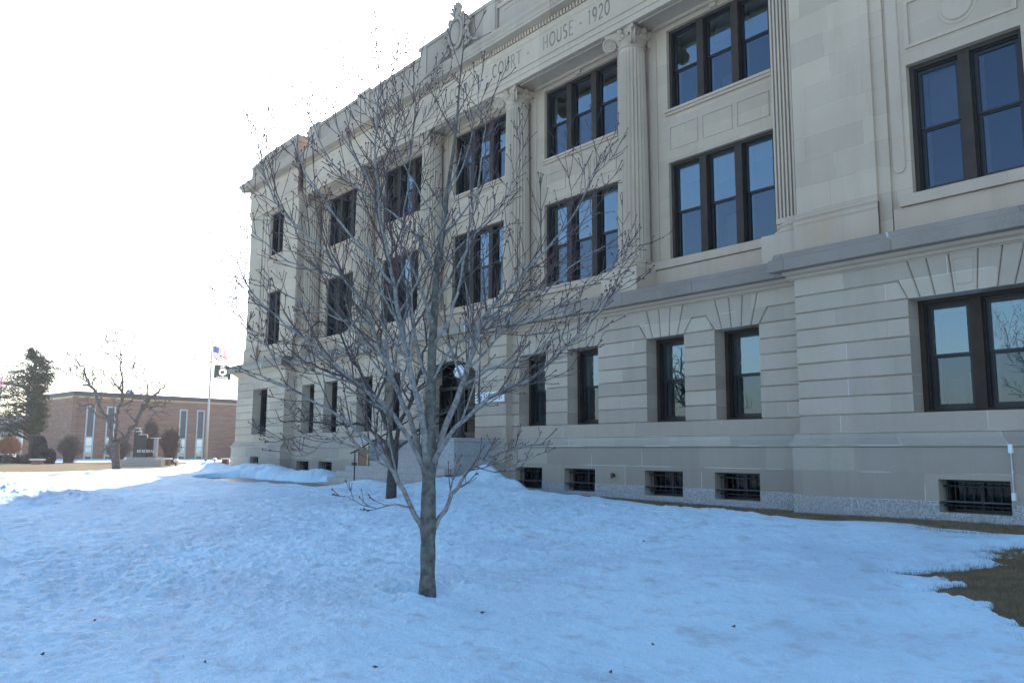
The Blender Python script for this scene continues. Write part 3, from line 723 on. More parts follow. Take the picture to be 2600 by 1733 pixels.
# columns
def make_column():
    cx = CC[1]; cy = 15.64
    root = bpy.data.objects.new('column', None); COL.objects.link(root); root.parent = CT
    mb = MB(); NF = 24; SD = NF*6
    zb, zt = 4.86, 10.62
    def fl(k, z):
        ph = (k % 6)/6.0
        d = math.sin(PI*ph) if ph > 0 else 0
        lo = min(1, max(0, (z-zb-.02)/.10)); hi = min(1, max(0, (zt-.04-z)/.10))
        return .13*d*lo*hi
    zs = [zb, zb+.02, zb+.07, zb+.12, zb+.5, 6, 7, 8, 9, 10, zt-.14, zt-.09, zt-.04, zt]
    prof = [(.415-.07*max(0, (z-5.5)/5.2)**1.3, z) for z in zs]
    mb.lathe(prof, cx, cy, SD, fl); mb.build('shaft', MT['shaft'], root, smooth='auto')
    mb = MB(); R = .415
    mb.lathe([(.56, 4.60), (.585, 4.64), (.575, 4.68), (.52, 4.70), (.485, 4.73), (.485, 4.76), (.51, 4.775), (.52, 4.80), (.505, 4.83), (.45, 4.84), (.435, 4.862)], cx, cy, 40)
    mb.build('column_base', MT['shaft'], root, smooth='auto')
    mb = MB(); mb.box(cx-.61, cx+.61, cy-.61, cy+.4, 3.92, 4.602); mb.build('plinth', MT['shaft'], root)
    mb = MB(); z = 10.62
    mb.lathe([(.345, z), (.375, z+.015), (.385, z+.04), (.36, z+.06), (.35, z+.14), (.40, z+.2), (.44, z+.26), (.42, z+.30), (.38, z+.34)], cx, cy, 40)
    # abacus with hollow sides
    n = 6; outer = []
    for s in range(4):
        a0 = PI/4+s*PI/2
        c0 = Vector((math.cos(a0), math.sin(a0)))*.70; c1 = Vector((math.cos(a0+PI/2), math.sin(a0+PI/2)))*.70
        for i in range(n):
            t = i/n; p = c0.lerp(c1, t); m_ = (c0+c1)/2
            p = p-m_.normalized()*.10*math.sin(PI*t); outer.append(p)
    m_ = len(outer)
    vs = [(cx+p.x, cy+p.y, z+.40) for p in outer]+[(cx+p.x*1.03, cy+p.y*1.03, z+.48) for p in outer]+[(cx+p.x*.9, cy+p.y*.9, z+.34) for p in outer]
    fs = [tuple(range(m_, 2*m_))]+[(i, (i+1) % m_, (i+1) % m_+m_, i+m_) for i in range(m_)]+[(i+2*m_, (i+1) % m_+2*m_, (i+1) % m_, i) for i in range(m_)]+[tuple(range(3*m_-1, 2*m_-1, -1))]
    mb.add(vs, fs)
    for s in range(4):      # corner volutes
        a = PI/4+s*PI/2; d = Vector((math.cos(a), math.sin(a), 0)); w = Vector((-d.y, d.x, 0))
        c = Vector((cx, cy, z+.185))+d*.575
        sp = []
        for i in range(44):
            t = i/43; ang = PI*.5-t*2*PI*2.25; r = .175*(1-t)**.8+.02
            sp.append(c+d*(math.cos(ang)*r)+Vector((0, 0, math.sin(ang)*r)))
        for q in (-1, 1):
            mb.tube([p+w*q*.045 for p in sp], [.026*(1-.5*i/43) for i in range(44)], 5)
        mb.tube([c-w*.04, c+w*.04], [.15, .15], 16)
        mb.tube([c-w*.075, c+w*.075], [.035, .035], 8)
        # roll from volute in to the bell
        mb.tube([c+Vector((0, 0, .175)), c-d*.18+Vector((0, 0, .15)), c-d*.36+Vector((0, 0, .11))], [.05, .06, .05], 8)
    for s in range(4):      # flower and leaves on each hollow side
        a = s*PI/2-PI/2; d = Vector((math.cos(a), math.sin(a), 0)); w = Vector((-d.y, d.x, 0)); c = Vector((cx, cy, z+.42))+d*.44
        mb.sphere(c, (.09, .09, .09), 8, 6, .2)
        for k in range(-3, 4):
            mb.sphere(Vector((cx, cy, z+.25+.03*abs(k)))+d*(.44-.012*k*k)+w*k*.1, (.045, .045, .065), 7, 5, .15)
        for k in (-1, 1):
            mb.tube([c+Vector((0, 0, -.05)), c+w*k*.08+Vector((0, 0, -.14)), c+w*k*.03+Vector((0, 0, -.24))], [.03, .035, .012], 6)
    mb.build('capital', MT['trim'], root, smooth='auto')
    return root
col0 = make_column(); ck = [c for c in col0.children]
for x in [CC[0]]+CC[2:]:
    r = col0.copy(); COL.objects.link(r); r.location.x = x-CC[1]
    for c in ck:
        if x == CC[0] and c.name.startswith('shaft'): continue
        d = c.copy(); COL.objects.link(d); d.parent = r
    if x == CC[0]:      # square fluted shaft against the near pavilion
        mb = MB(); X_ = CC[1]; mb.box(X_-.36, X_+.30, 15.29, YU, 4.86, 10.62)
        for q in range(8): mb.box(X_-.36+q*.087, X_-.36+q*.087+.045, 15.235, 15.29, 4.98, 10.52)
        mb.box(X_-.362, X_+.30, 15.233, 15.3, 4.86, 4.979); mb.box(X_-.362, X_+.30, 15.233, 15.3, 10.521, 10.62)
        for q in range(8): mb.box(X_-.365, X_-.355, 15.33+q*.087, 15.375+q*.087, 4.98, 10.52)
        mb.build('shaft', MT['shaft'], r)

# windows -----------------------------------------------------------
LATER = []
def make_window(w, h, lights, mull, fmat, deep=.16, fr=.075, stile=.055, sill=False, nm='window', gl3=False):
    """local: x 0..w, z 0..h, y 0 is the front of the frame"""
    mb = MB()
    mb.box(0, fr, 0, deep, 0, h); mb.box(w-fr, w, 0, deep, 0, h); mb.box(fr, w-fr, 0.001, deep, h-fr, h); mb.box(fr, w-fr, -.02, deep, 0, fr*.9)
    lw = (w-2*fr-mull*(lights-1))/lights; sb = MB(); gb = MB(); xs = []
    for i in range(lights):
        a = fr+i*(lw+mull); b = a+lw; xs.append((a, b))
        if i: mb.box(a-mull, a, -.025, deep, fr*.9, h-fr)
        # fixed stop then sash, each stepped back
        for x0_, x1_ in ((a, a+.03), (b-.03, b)): sb.box(x0_, x1_, .06, deep+.04, fr*.9, h-fr)
        sb.box(a+.03, b-.03, .06, deep+.04, h-fr-.03, h-fr)
        zm = h*.5
        for x0_, x1_ in ((a+.03, a+.03+stile), (b-.03-stile, b-.03)):
            sb.box(x0_, x1_, .125, deep+.04, fr*.9, zm); sb.box(x0_, x1_, .10, deep+.04, zm, h-fr-.03)
        A, B = a+.03+stile, b-.03-stile
        sb.box(A, B, .10, deep+.04, h-fr-.03-stile, h-fr-.03); sb.box(A, B, .10, deep+.04, zm-.01, zm+.03)
        sb.box(A, B, .125, deep+.03, zm-.04, zm-.01); sb.box(A, B, .125, deep+.04, fr*.9, fr*.9+stile*1.3)
        t = random.uniform(-.002, .002)
        gb.quad((A, .125+t, zm+.03), (B, .125-t, zm+.03), (B, .125-t, h-fr-.03-stile), (A, .125+t, h-fr-.03-stile))
        t = random.uniform(-.002, .002); gb.mi = 1
        gb.quad((A, .15+t, fr*.9+stile), (B, .15-t, fr*.9+stile), (B, .15-t, zm-.04), (A, .15+t, zm-.04)); gb.mi = 0
    f = mb.build(nm, fmat, CT); sb.build('sash', MT['sash'], f); gb.build('pane', [MT['glass3'], MT['glass3']] if gl3 else [MT['glass'], MT['glass2']], f)
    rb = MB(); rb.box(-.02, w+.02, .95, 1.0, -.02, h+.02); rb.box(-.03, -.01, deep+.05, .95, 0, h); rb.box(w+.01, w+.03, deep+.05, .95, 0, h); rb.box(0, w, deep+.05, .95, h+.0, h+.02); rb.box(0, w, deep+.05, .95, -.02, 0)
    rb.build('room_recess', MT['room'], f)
    f['w'] = w; f['h'] = h; f['xs'] = [q for p_ in xs for q in p_]
    return f
def blinds(r, seed):
    if 'xs' not in r.keys(): return
    R = random.Random(seed*7+3); xs = list(r['xs']); h = r['h']; mb = MB(); ib = MB()
    for i in range(0, len(xs), 2):
        a, b = xs[i], xs[i+1]; f = R.choice([0, 0, .12, .2, .5, .5, .3, .9]); y = .27+R.uniform(0, .02)
        if f: mb.box(a, b, y, y+.01, h*(1-f), h-.05)
        ib.box(a+.03, a+.16, .20, .24, .08, h-.1)          # pale strip imitating a second reflection inside the pane
        if R.random() < .35: ib.box(b-.3, b-.05, .55, .6, .1, h*R.uniform(.35, .5)); ib.box(a+.1, b-.4, .6, .64, .1, h*R.uniform(.2, .42))
    if mb.v: o = mb.build('blind', MT['blind'], r)
    ib.build('reflection_strip_and_boxes', MT['inner'], r)
def put(proto, x, y, z, first):
    sd_ = int(abs(x)*10+z*37)
    if first: proto.location = (x, y, z); LATER.append((proto, sd_)); return proto
    r = proto.copy(); LATER.append((r, sd_)); COL.objects.link(r); r.location = (x, y, z)
    for c in proto.children:
        d = c.copy(); COL.objects.link(d); d.parent = r
    return r
p = make_window(2*W3, 2.59, 3, .2, MT['bronze'])
for i, c in enumerate(BC): put(p, c-W3, YU+.10, 4.79, i == 0)
p = make_window(2*W3, 2.21, 3, .2, MT['bronze'])
for i, c in enumerate(BC): put(p, c-W3, YU+.10, 8.77, i == 0)
p = make_window(2*HW, 2.05, 1, .2, MT['bronzeg'], fr=.09, stile=.065)
k = 0
for b in (0, 1, 3, 4):
    for s in (-1, 1):
        put(p, BC[b]+s*1.01-HW, YG+.37, .72, k == 0); k += 1
p = make_window(1.95, 2.05, 2, .19, MT['bronzeg'], fr=.09, stile=.07); put(p, -5.80-.975, YP+.38, .72, True)
p = make_window(1.6, 2.05, 2, .19, MT['bronzeg'], fr=.09, stile=.07); put(p, -36.5, YP+.38, .72, True)
p = make_window(1.95, 2.51, 2, .19, MT['bronze'], fr=.08, stile=.065, gl3=True); put(p, -5.77-.975, YPU+.13, 4.74, True)
p = make_window(1.95, 2.10, 2, .19, MT['bronze'], fr=.08, stile=.065, gl3=True); put(p, -5.77-.975, YPU+.13, 8.9, True)
p = make_window(1.6, 2.51, 2, .19, MT['bronze'], fr=.08, stile=.065, gl3=True); put(p, -36.4, YPU+.13, 4.74, True)
p = make_window(1.6, 2.10, 2, .19, MT['bronze'], fr=.08, stile=.065, gl3=True); put(p, -36.4, YPU+.13, 8.9, True)
def make_bw(w, h):
    mb = MB(); fr = .05
    mb.box(0, fr, 0, .1, 0, h); mb.box(w-fr, w, 0, .1, 0, h); mb.box(fr, w-fr, 0, .1, h-fr, h); mb.box(fr, w-fr, 0, .1, 0, fr); mb.box(w/2-.03, w/2+.03, 0, .1, fr, h-fr)
    f = mb.build('basement_window', MT['sash'], CT)
    gb = MB(); gb.quad((fr, .06, fr), (w-fr, .06, fr), (w-fr, .06, h-fr), (fr, .06, h-fr)); gb.build('pane', MT['glassd'], f)
    g = MB()
    for z in (.1, h-.12): g.box(0.0, w, -.16, -.145, z, z+.025)
    n = 8
    for i in range(n): x = .06+(w-.12)*i/(n-1); g.tube([(x, -.17, .03), (x, -.17, h-.06)], [.008, .008], 6)
    g.build('grille', MT['iron'], f); return f
p = make_bw(1.14, .57); k = 0
for b in (0, 1, 3, 4):
    for s in (-1, 1):
        put(p, BC[b]+s*1.01-.57, YG-.13+.33, -.97, k == 0); k += 1
p = make_bw(1.11, .54); put(p, -6.38, YP-.13+.33, -.94, True)
p = make_bw(.95, .55); put(p, -36.2, YP-.13+.33, -.80, True)

for r, sd_ in LATER: blinds(r, sd_)
for r, _ in LATER:
    for k_ in ('xs', 'w', 'h'):
        if k_ in r.keys(): del r[k_]
# entrance ----------------------------------------------------------
mb = MB(); xc = -21.38
mb.box(xc-1.4, xc+1.4, YE+.7, YE+.75, .4, 2.85)
for x in (xc-1.4, xc-.75, xc-.03, xc+.69, xc+1.34): mb.box(x, x+.06, YE+.6, YE+.7, .4, 2.2)
mb.box(xc-1.4, xc+1.4, YE+.58, YE+.7, 2.0, 2.1); mb.box(xc-1.4, xc+1.4, YE+.6, YE+.7, .4, .62); mb.box(xc-1.4, xc+1.4, YE+.6, YE+.7, 1.35, 1.42)
dr = mb.build('entrance_door', MT['door'], CT)
mb = MB()
for x in (xc-1.33, xc-.68, xc+.04, xc+.76):
    for a, b in ((.63, 1.34), (1.43, 1.99), (2.11, 2.8)): mb.quad((x, YE+.66, a), (x+.57, YE+.66, a), (x+.57, YE+.66, b), (x, YE+.66, b))
mb.build('pane', MT['glassd'], dr)
mb = MB()
for x in (xc-.1, xc+.1): mb.tube([(x, YE+.55, .95), (x, YE+.55, 1.35)], [.015, .015], 8)
mb.build('handle', MT['galv'], dr)
mb = MB(); mb.box(xc+1.02, xc+1.28, YE+.56, YE+.565, .72, 1.1)
tag(mb.build('paper_notice', MT['signw']), 'small white paper notice taped to the entrance door glass', 'notice')
for s in (-1, 1):       # scrolled brackets beside the door
    mb = MB(); x = xc+s*1.93; hw = .14
    prof = [(YE, 2.62), (YE-.05, 2.62), (YE-.07, 2.72), (YE-.06, 3.1), (YE-.10, 3.2), (YE-.2, 3.3), (YE-.25, 3.4), (YE-.25, 3.47), (YE, 3.47)]
    mb.extrude_x(prof, x-hw, x+hw); mb.box(x-hw-.04, x+hw+.04, YE-.10, YE, 2.56, 2.615)
    for q in (-.07, 0, .07): mb.tube([(x+q, YE-.075, 2.7), (x+q, YE-.065, 3.08), (x+q, YE-.12, 3.2), (x+q, YE-.23, 3.33)], [.018]*4, 6)
    for q in (-1, 1): mb.tube([(x+q*hw, YE-.12, 3.36), (x+q*(hw+.03), YE-.12, 3.36)], [.09, .08], 14)
    mb.build('bracket', MT['trim'], CT)
    mb = MB(); x = xc+s*1.2
    mb.tube([(x, YE-.02, 3.28), (x+s*.02, YE-.05, 3.1), (x+s*.04, YE-.06, 2.95)], [.03, .07, .03], 8)
    mb.build('garland', MT['trim'], CT)
for (a, b, fr_) in ((-19.65, -18.9, 13.35), (-24.28, -23.52, 13.35)):
    mb = MB()
    for q, (u0_, u1_) in enumerate(((fr_, fr_+.02+.85), (fr_+.87, 15.05))):
        for z0_, z1_ in ((-1.7, -.62), (-.612, -.1), (-.092, .28)): mb.box(a+.005*(q), b-.005*q, u0_+.004, u1_, z0_, z1_)
    mb.box(a-.05, b+.05, fr_-.05, 15.0, -1.75, -.625) if a < -20 else None
    mb.box(a-.015, b+.015, fr_-.02, 15.02, .285, .40)
    mb.build('cheek_block', MT['granite'], CT)
mb = MB()
for i in range(9):
    z1_ = .40-i*.17; y1_ = 14.95-i*.32
    mb.box(-23.5 if y1_ > 13.4 else -24.5, -19.66 if y1_ > 13.4 else -18.85, y1_-.34, y1_ if i else YE+.7, z1_-.17 if i < 8 else -1.6, z1_) 
    if i: mb.box(-23.5, -19.66, y1_-.02, 14.9, z1_-.17, z1_-.172+.001)
mb.build('steps', MT['conc'], CT)
# handrails on the steps
for k_, x in enumerate((-22.6, -20.6)):
    mb = MB(); P0 = Vector((x, 14.6, 1.2)); P1 = Vector((x, 12.3, .0))
    mb.tube([P0, P1, P1+Vector((0, -.15, -.05))], [.022]*3, 8); mb.tube([P0, (x, 14.6, .35)], [.02]*2, 8); mb.tube([P1, (x, 12.3, -1.1)], [.02]*2, 8); mb.tube([(x, 13.4, .57), (x, 13.4, -.4)], [.02]*2, 8)
    tag(mb.build('handrail', MT['iron']), ('black iron handrail on the courthouse steps, nearer the globe lamp', 'black iron handrail on the courthouse steps, nearer the bronze plaque')[1-k_], 'handrail', 'handrails on the entrance steps')
# plaque
mb = MB(); mb.box(-24.22, -23.6, 13.30, 13.335, -.50, .16); pq = mb.build('bronze_plaque', MT['plaque'])
tag(pq, 'brown bronze plaque with bright rim on the granite block left of the steps', 'plaque')
mb = MB()
for a, b, c, d in ((-24.25, -24.21, -.53, .19), (-23.61, -23.57, -.53, .19), (-24.21, -23.61, .15, .19), (-24.21, -23.61, -.53, -.49)): mb.box(a, b, 13.285, 13.34, c, d)
mb.build('rim', MT['plaqf'], pq)
# globe lamp
lamp = empty('globe_lamp', (-19.28, 13.84, .40), 'white globe lamp on dark fluted post on the granite block by the entrance', 'lamp')
mb = MB(); mb.lathe([(.17, 0), (.17, .06), (.13, .09), (.12, .16), (.085, .2), (.08, 1.45), (.1, 1.5), (.13, 1.55), (.09, 1.6), (.1, 1.66), (.14, 1.68), (.12, 1.72)], 0, 0, 48, lambda k, z: (.12*(k % 4 == 0) if .2 < z < 1.46 else 0)); mb.build('post', MT['iron'], lamp)
mb = MB(); mb.sphere((0, 0, 1.88), .215, 32, 20); mb.build('globe', MT['white'], lamp, smooth=True)
# street sign board
mb = MB(); mb.box(-19.93, -18.53, 14.825, 14.85, 1.46, 1.765); sg = mb.build('street_number_sign', MT['signw'])
tag(sg, 'long white board reading 326 LAUREL ST on the wall right of the entrance door', 'sign')
mb = MB(); wtx = text_width('326 LAUREL ST', .14); sxx = 1.22/(wtx*.17)
lettering(mb, '326 LAUREL ST', -19.84, 1.53, .17, 14.824, sx=sxx, wt=.14, gap=.14, serif=False); mb.build('lettering', MT['ink'], sg)
# conduit on the right pavilion
cd = empty('electrical_conduit', (-5.22, 14.44, -.64), 'thin grey conduit with two small boxes beside the basement grille of the near pavilion', 'conduit')
mb = MB(); mb.tube([(0, 0, 0), (0, 0, .75)], [.012, .012], 8); mb.tube([(0, .02, .38), (0, 0, .38)], [.03, .02], 8); mb.build('pipe', MT['galv'], cd)
mb = MB(); mb.box(-.03, .03, -.03, .03, .68, .82); mb.build('upper_box', MT['signw'], cd)
mb = MB(); mb.box(-.028, .028, -.03, .03, -.06, .06); mb.build('lower_box', MT['signw'], cd)
mb = MB(); mb.tube([(-14.35, 14.99, -.55), (-14.35, 14.88, -.55), (-14.35, 14.86, -.6)], [.035, .03, .03], 10); mb.tube([(-14.40, 14.9, -.5), (-14.30, 14.9, -.5)], [.02, .02], 8)
tag(mb.build('water_spigot', MT['plaque']), 'small brown water spigot on the base wall between two grilles', 'spigot')

# cartouche on the parapet
mb = MB(); X0, Y0, Z0 = -21.12, 14.86, 13.0
mb.box(X0-.34, X0+.34, Y0-.04, Y0+.12, Z0, Z0+1.3)
mb.sphere((X0, Y0-.10, Z0+.70), (.26, .14, .40), 16, 12)
pts = [Vector((X0+.36*math.cos(a), Y0-.12, Z0+.70+.52*math.sin(a))) for a in [2*PI*i/24 for i in range(25)]]
mb.tube(pts, [.06]*25, 8)
for i in range(7):
    a = math.radians(30+20*i); c = Vector((X0+.24*math.cos(a), Y0-.10, Z0+1.30+.26*math.sin(a)))
    mb.tube([Vector((X0, Y0-.08, Z0+1.15)), c, c+Vector((.14*math.cos(a), -.03, .2*math.sin(a)))], [.03, .06, .035], 7)
for s in (-1, 1):
    for (ox, oz, r) in ((.48, .95, .15), (.56, .55, .17), (.50, .22, .13), (.36, 1.2, .12)):
        sp = []
        for i in range(22):
            t = i/21; ang = (PI*.5+t*3.2*PI)*s; q = r*(1-t*.85); sp.append(Vector((X0+s*ox+q*math.cos(ang), Y0-.08-.05*t, Z0+oz+q*math.sin(ang))))
        mb.tube(sp, [.045*(1-.5*i/21) for i in range(22)], 6)
    for i in range(16):
        mb.sphere((X0+s*(.42+.3*random.random()), Y0-.07, Z0+.08+.95*random.random()), (.05, .06, .07), 7, 5, .25)
    for i in range(7):
        mb.sphere((X0+s*(.72+i*.06), Y0-.05, Z0+.26-.03*i+.03*random.random()), (.05, .05, .05+.01*(i % 3)), 6, 5, .25)
mb.build('cartouche', MT['cornice'], CT, smooth='auto')

# ------------------------------------------------------------------ trees
SRC = 2600/2352
def interp(pts, n):
    """Catmull-Rom through pts"""
    P = [pts[0]*2-pts[1]]+pts+[pts[-1]*2-pts[-2]]; out = []
    m_ = len(pts)-1
    for i in range(m_):
        p0, p1, p2, p3 = P[i:i+4]
        for j in range(n):
            t = j/n; out.append(.5*((2*p1)+(p2-p0)*t+(2*p0-5*p1+4*p2-p3)*t*t+(3*p1-p0-3*p2+p3)*t**3))
    out.append(pts[-1]); return out
class Tree:
    def __init__(s, up=.5, wig=.12, budr=.0056, twr=.0044, seed=1, sweep=35):
        s.limbs = MB(); s.tw = MB(); s.bud = MB(); s.up = up; s.wig = wig; s.budr = budr; s.twr = twr; s.rnd = random.Random(seed); s.sweep = sweep; s.count = 0
    def grow(s, p, d, L, r, lvl, maxlvl, step):
        R = s.rnd; n = max(3, int(L/step)); pts = [p]; cur = p.copy(); dd = d.normalized()
        turn = Vector((R.gauss(0, 1), R.gauss(0, 1), R.gauss(0, .5)))*s.wig
        for i in range(n):
            dd = (dd+turn*.35+Vector((R.gauss(0, 1), R.gauss(0, 1), R.gauss(0, 1)))*s.wig*.6+Vector((0, 0, s.up*.16))).normalized()
            cur = cur+dd*(L/n); pts.append(cur.copy())
        rad = [max(s.twr*.92, r*(1-.75*i/n)) for i in range(n+1)]
        (s.limbs if r > .012 else s.tw).tube(pts, rad, 6 if r > .012 else (4 if r > .006 else 3), cap=False)
        s.count += 1
        s.children(pts, rad, L, lvl, maxlvl, step)
        return pts
    def children(s, pts, rad, L, lvl, maxlvl, step, lo=.18, dens=1.0):
        R = s.rnd; n = len(pts)-1
        if s.budr and lvl >= maxlvl-1:
            for i in range(1, n+1):
                if R.random() < .42 or i == n:
                    q = s.budr*R.uniform(.7, 1.25)*(1.35 if i == n else 1)
                    c = pts[i]; s.bud.sphere((c.x, c.y, c.z), (q*.8, q*.8, q*1.35), 4, 3)
                    if i == n: 
                        for k in (-1, 1): s.bud.sphere((c.x+k*q*1.2, c.y, c.z-q*.5), (q*.6, q*.6, q), 4, 3)
        if lvl >= maxlvl: return
        k = max(1, int(L/step*dens)); az = R.uniform(0, 6.28)
        for j in range(k):
            t = lo+(1-lo)*(j+R.uniform(.2, .8))/k; f = t*n; i = min(n-1, int(f)); p = pts[i].lerp(pts[i+1], f-i)
            d = (pts[i+1]-pts[i]).normalized(); az += 2.4+R.gauss(0, .5)
            o = d.orthogonal().normalized(); o = Matrix.Rotation(az, 3, d) @ o
            a = math.radians(R.gauss(s.sweep, 8)); nd_ = d*math.cos(a)+o*math.sin(a)
            if nd_.z < -.15: nd_.z *= .3
            cl = L*R.uniform(.28, .55)*(1.15-.55*t)
            if cl < step*.7: cl = step*R.uniform(.6, 1.2)
            s.grow(p, nd_, cl, max(s.twr, rad[i]*.55), lvl+1, maxlvl, step)
            if lvl >= 1 and R.random() < .45:      # opposite twig
                o2 = -o; s.grow(p, d*math.cos(a)+o2*math.sin(a), cl*.7, max(s.twr, rad[i]*.5), lvl+1, maxlvl, step)
# foreground maple ---------------------------------------------------
b0 = at_z(1083, 1520, -1.50); D1 = float(np.array(b0)@NH)
T1 = empty('young_maple_tree', tuple(b0), 'bare young maple tree with grey trunk and red buds in the foreground snow', 'tree')
T1.location = (0, 0, 0)
def tp(x, y, off=0): return at_h(x*SRC, y*SRC, D1+off)
mb = MB()
tr = interp([tp(981, 1392), tp(981.5, 1375), tp(982, 1320), tp(983, 1260), tp(983, 1215), tp(984, 1150), tp(985, 1095), tp(986, 1050), tp(988, 985), tp(990, 900, .02), tp(993, 800, .03), tp(999, 700, .03), tp(1003, 620, .05), tp(1016, 540, .05), tp(1026, 450, .06), tp(1038, 370, .06), tp(1049, 280, .08), tp(1055, 200, .08), tp(1062, 130, .09), tp(1066, 80, .09)], 3)
ln = len(tr); hz = [p.z for p in tr]
def trr(z):
    xs = [-1.7, -1.5, -1.3, -.95, -.65, -.45, 0, .6, 1.4, 2.4, 3.3, 4.2, 5.5]; ys = [.12, .098, .079, .078, .088, .074, .072, .052, .042, .030, .018, .009, .004]
    return float(np.interp(z, xs, ys))
mb.tube(tr, [trr(z)*(1+.05*math.sin(i*1.7)) for i, z in enumerate(hz)], 14)
tb = Tree(up=.85, wig=.09, seed=5, sweep=38)
mb.build('trunk', MT['tbark'], T1, smooth=True)
limbs = [
 # (points (x,y,depth)), r0, r1
 ([(973, 1215, -.01), (945, 1165, -.05), (915, 1105, -.12), (880, 1045, -.2), (835, 1000, -.3), (770, 950, -.4), (690, 905, -.5), (600, 862, -.6), (548, 845, -.62)], .031, .007),
 ([(994, 1218, 0), (1020, 1170, .05), (1050, 1120, .12), (1090, 1070, .25), (1150, 1040, .4), (1210, 1022, .5), (1250, 1018, .55)], .029, .006),
 ([(975, 1075, 0), (930, 990, -.1), (880, 930, -.22), (820, 880, -.35), (740, 810, -.5), (660, 745, -.6), (580, 675, -.7), (545, 600, -.75)], .030, .006),
 ([(978, 1090, .02), (950, 985, .12), (915, 900, .25), (890, 830, .3), (850, 740, .4), (790, 640, .5), (730, 560, .6), (650, 490, .7), (605, 400, .75), (598, 345, .76)], .034, .006),
 ([(980, 1060, -.02), (968, 960, -.1), (945, 860, -.16), (925, 770, -.2), (905, 660, -.25), (885, 560, -.3), (868, 440, -.35), (862, 330, -.36), (868, 230, -.36), (880, 150, -.36)], .038, .005),
 ([(992, 1075, 0), (1020, 985, .1), (1060, 890, .2), (1090, 800, .28), (1110, 730, .32), (1160, 670, .4), (1230, 600, .5), (1300, 520, .6), (1350, 430, .65), (1380, 350, .66)], .040, .005),
 ([(994, 1065, -.02), (1030, 1000, -.15), (1090, 940, -.3), (1150, 900, -.4), (1220, 870, -.5), (1300, 800, -.6), (1380, 710, -.7), (1450, 640, -.75)], .030, .005),
 ([(990, 900, .02), (960, 800, .25), (940, 700, .45), (920, 600, .6), (930, 480, .7), (945, 350, .75), (955, 240, .76), (958, 160, .77)], .022, .004),
 ([(993, 800, .03), (1030, 730, -.15), (1060, 640, -.3), (1075, 540, -.4), (1095, 430, -.5), (1110, 330, -.55), (1115, 230, -.56)], .020, .004),
 ([(995, 870, 0), (1035, 800, .2), (1090, 770, .35), (1170, 755, .5), (1260, 715, .62), (1330, 670, .7), (1400, 610, .76), (1440, 560, .8)], .018, .004),
 ([(1000, 640, .03), (970, 560, -.1), (900, 490, -.25), (830, 440, -.35), (760, 370, -.4), (720, 290, -.42), (700, 250, -.42)], .018, .004),
 ([(905, 660, -.25), (850, 590, -.4), (790, 520, -.5), (730, 440, -.6), (690, 370, -.62), (675, 310, -.63)], .018, .004),
 ([(1016, 540, .05), (980, 470, .2), (940, 400, .3), (900, 320, .35), (870, 250, .36), (840, 190, .36), (790, 160, .36)], .013, .0035),
 ([(1026, 450, .06), (1060, 390, -.1), (1085, 300, -.2), (1100, 220, -.22), (1110, 150, -.22)], .011, .0035),
 ([(1003, 620, .05), (1060, 560, .25), (1120, 510, .4), (1170, 440, .5), (1190, 350, .52), (1200, 290, .52)], .014, .0035),
 ([(1110, 730, .32), (1180, 700, .1), (1260, 660, -.05), (1330, 600, -.1), (1400, 560, -.12)], .015, .004),
 ([(820, 880, -.35), (740, 860, -.2), (650, 820, -.1), (570, 760, 0), (530, 700, .05)], .013, .004),
 ([(880, 1045, -.2), (800, 1020, -.35), (720, 1000, -.45), (650, 1010, -.5), (600, 990, -.5)], .012, .004),
 ([(945, 1165, -.05), (900, 1158, -.2), (865, 1168, -.3), (820, 1150, -.35), (790, 1138, -.35)], .009, .004),
 ([(868, 440, -.35), (820, 370, -.5), (780, 300, -.6), (750, 230, -.62), (730, 190, -.62)], .012, .0035),
 ([(1060, 890, .2), (1120, 850, .0), (1190, 830, -.1), (1260, 790, -.15), (1340, 740, -.2), (1410, 690, -.2)], .016, .004),
 ([(1090, 1070, .25), (1140, 1085, .1), (1190, 1070, 0), (1240, 1040, 0)], .009, .004),
 ([(790, 640, .5), (730, 620, .3), (660, 600, .15), (590, 540, .05), (560, 480, .0)], .014, .004),
 ([(850, 740, .4), (780, 730, .6), (700, 700, .8), (630, 660, .95), (570, 640, 1.0)], .014, .004),
 ([(835, 1000, -.3), (760, 1010, -.1), (700, 1045, 0), (640, 1035, .0)], .010, .004),
]
for pl, ra, rb in limbs:
    pts = interp([tp(*q) for q in pl], 3); n = len(pts)-1
    for i in range(2, n): pts[i] = pts[i]+Vector((random.gauss(0, 1), random.gauss(0, 1), random.gauss(0, 1)))*.008
    rad = [ra+(rb-ra)*(i/n)**.8 for i in range(n+1)]; rad[0] *= 1.25
    if ra >= .02:
        m2 = MB(); m2.tube(pts, rad, 9); m2.build('limb', MT['bark'], T1, smooth=True)
    else: tb.limbs.tube(pts, rad, 7)
    L = sum((pts[i+1]-pts[i]).length for i in range(n))
    tb.children(pts, rad, L*.62, 0, 2, .155, lo=.2, dens=1.7)
pts = tr[ln//2:]; tb.children(pts, [trr(p.z) for p in pts], 1.7, 0, 2, .17, lo=.05, dens=1.5)
tb.limbs.build('branches', MT['bark'], T1, smooth=True)
tb.tw.build('twigs', MT['twig'], T1); tb.bud.build('buds', MT['bud'], T1)
print('maple', tb.count, len(tb.tw.f), len(tb.bud.f))
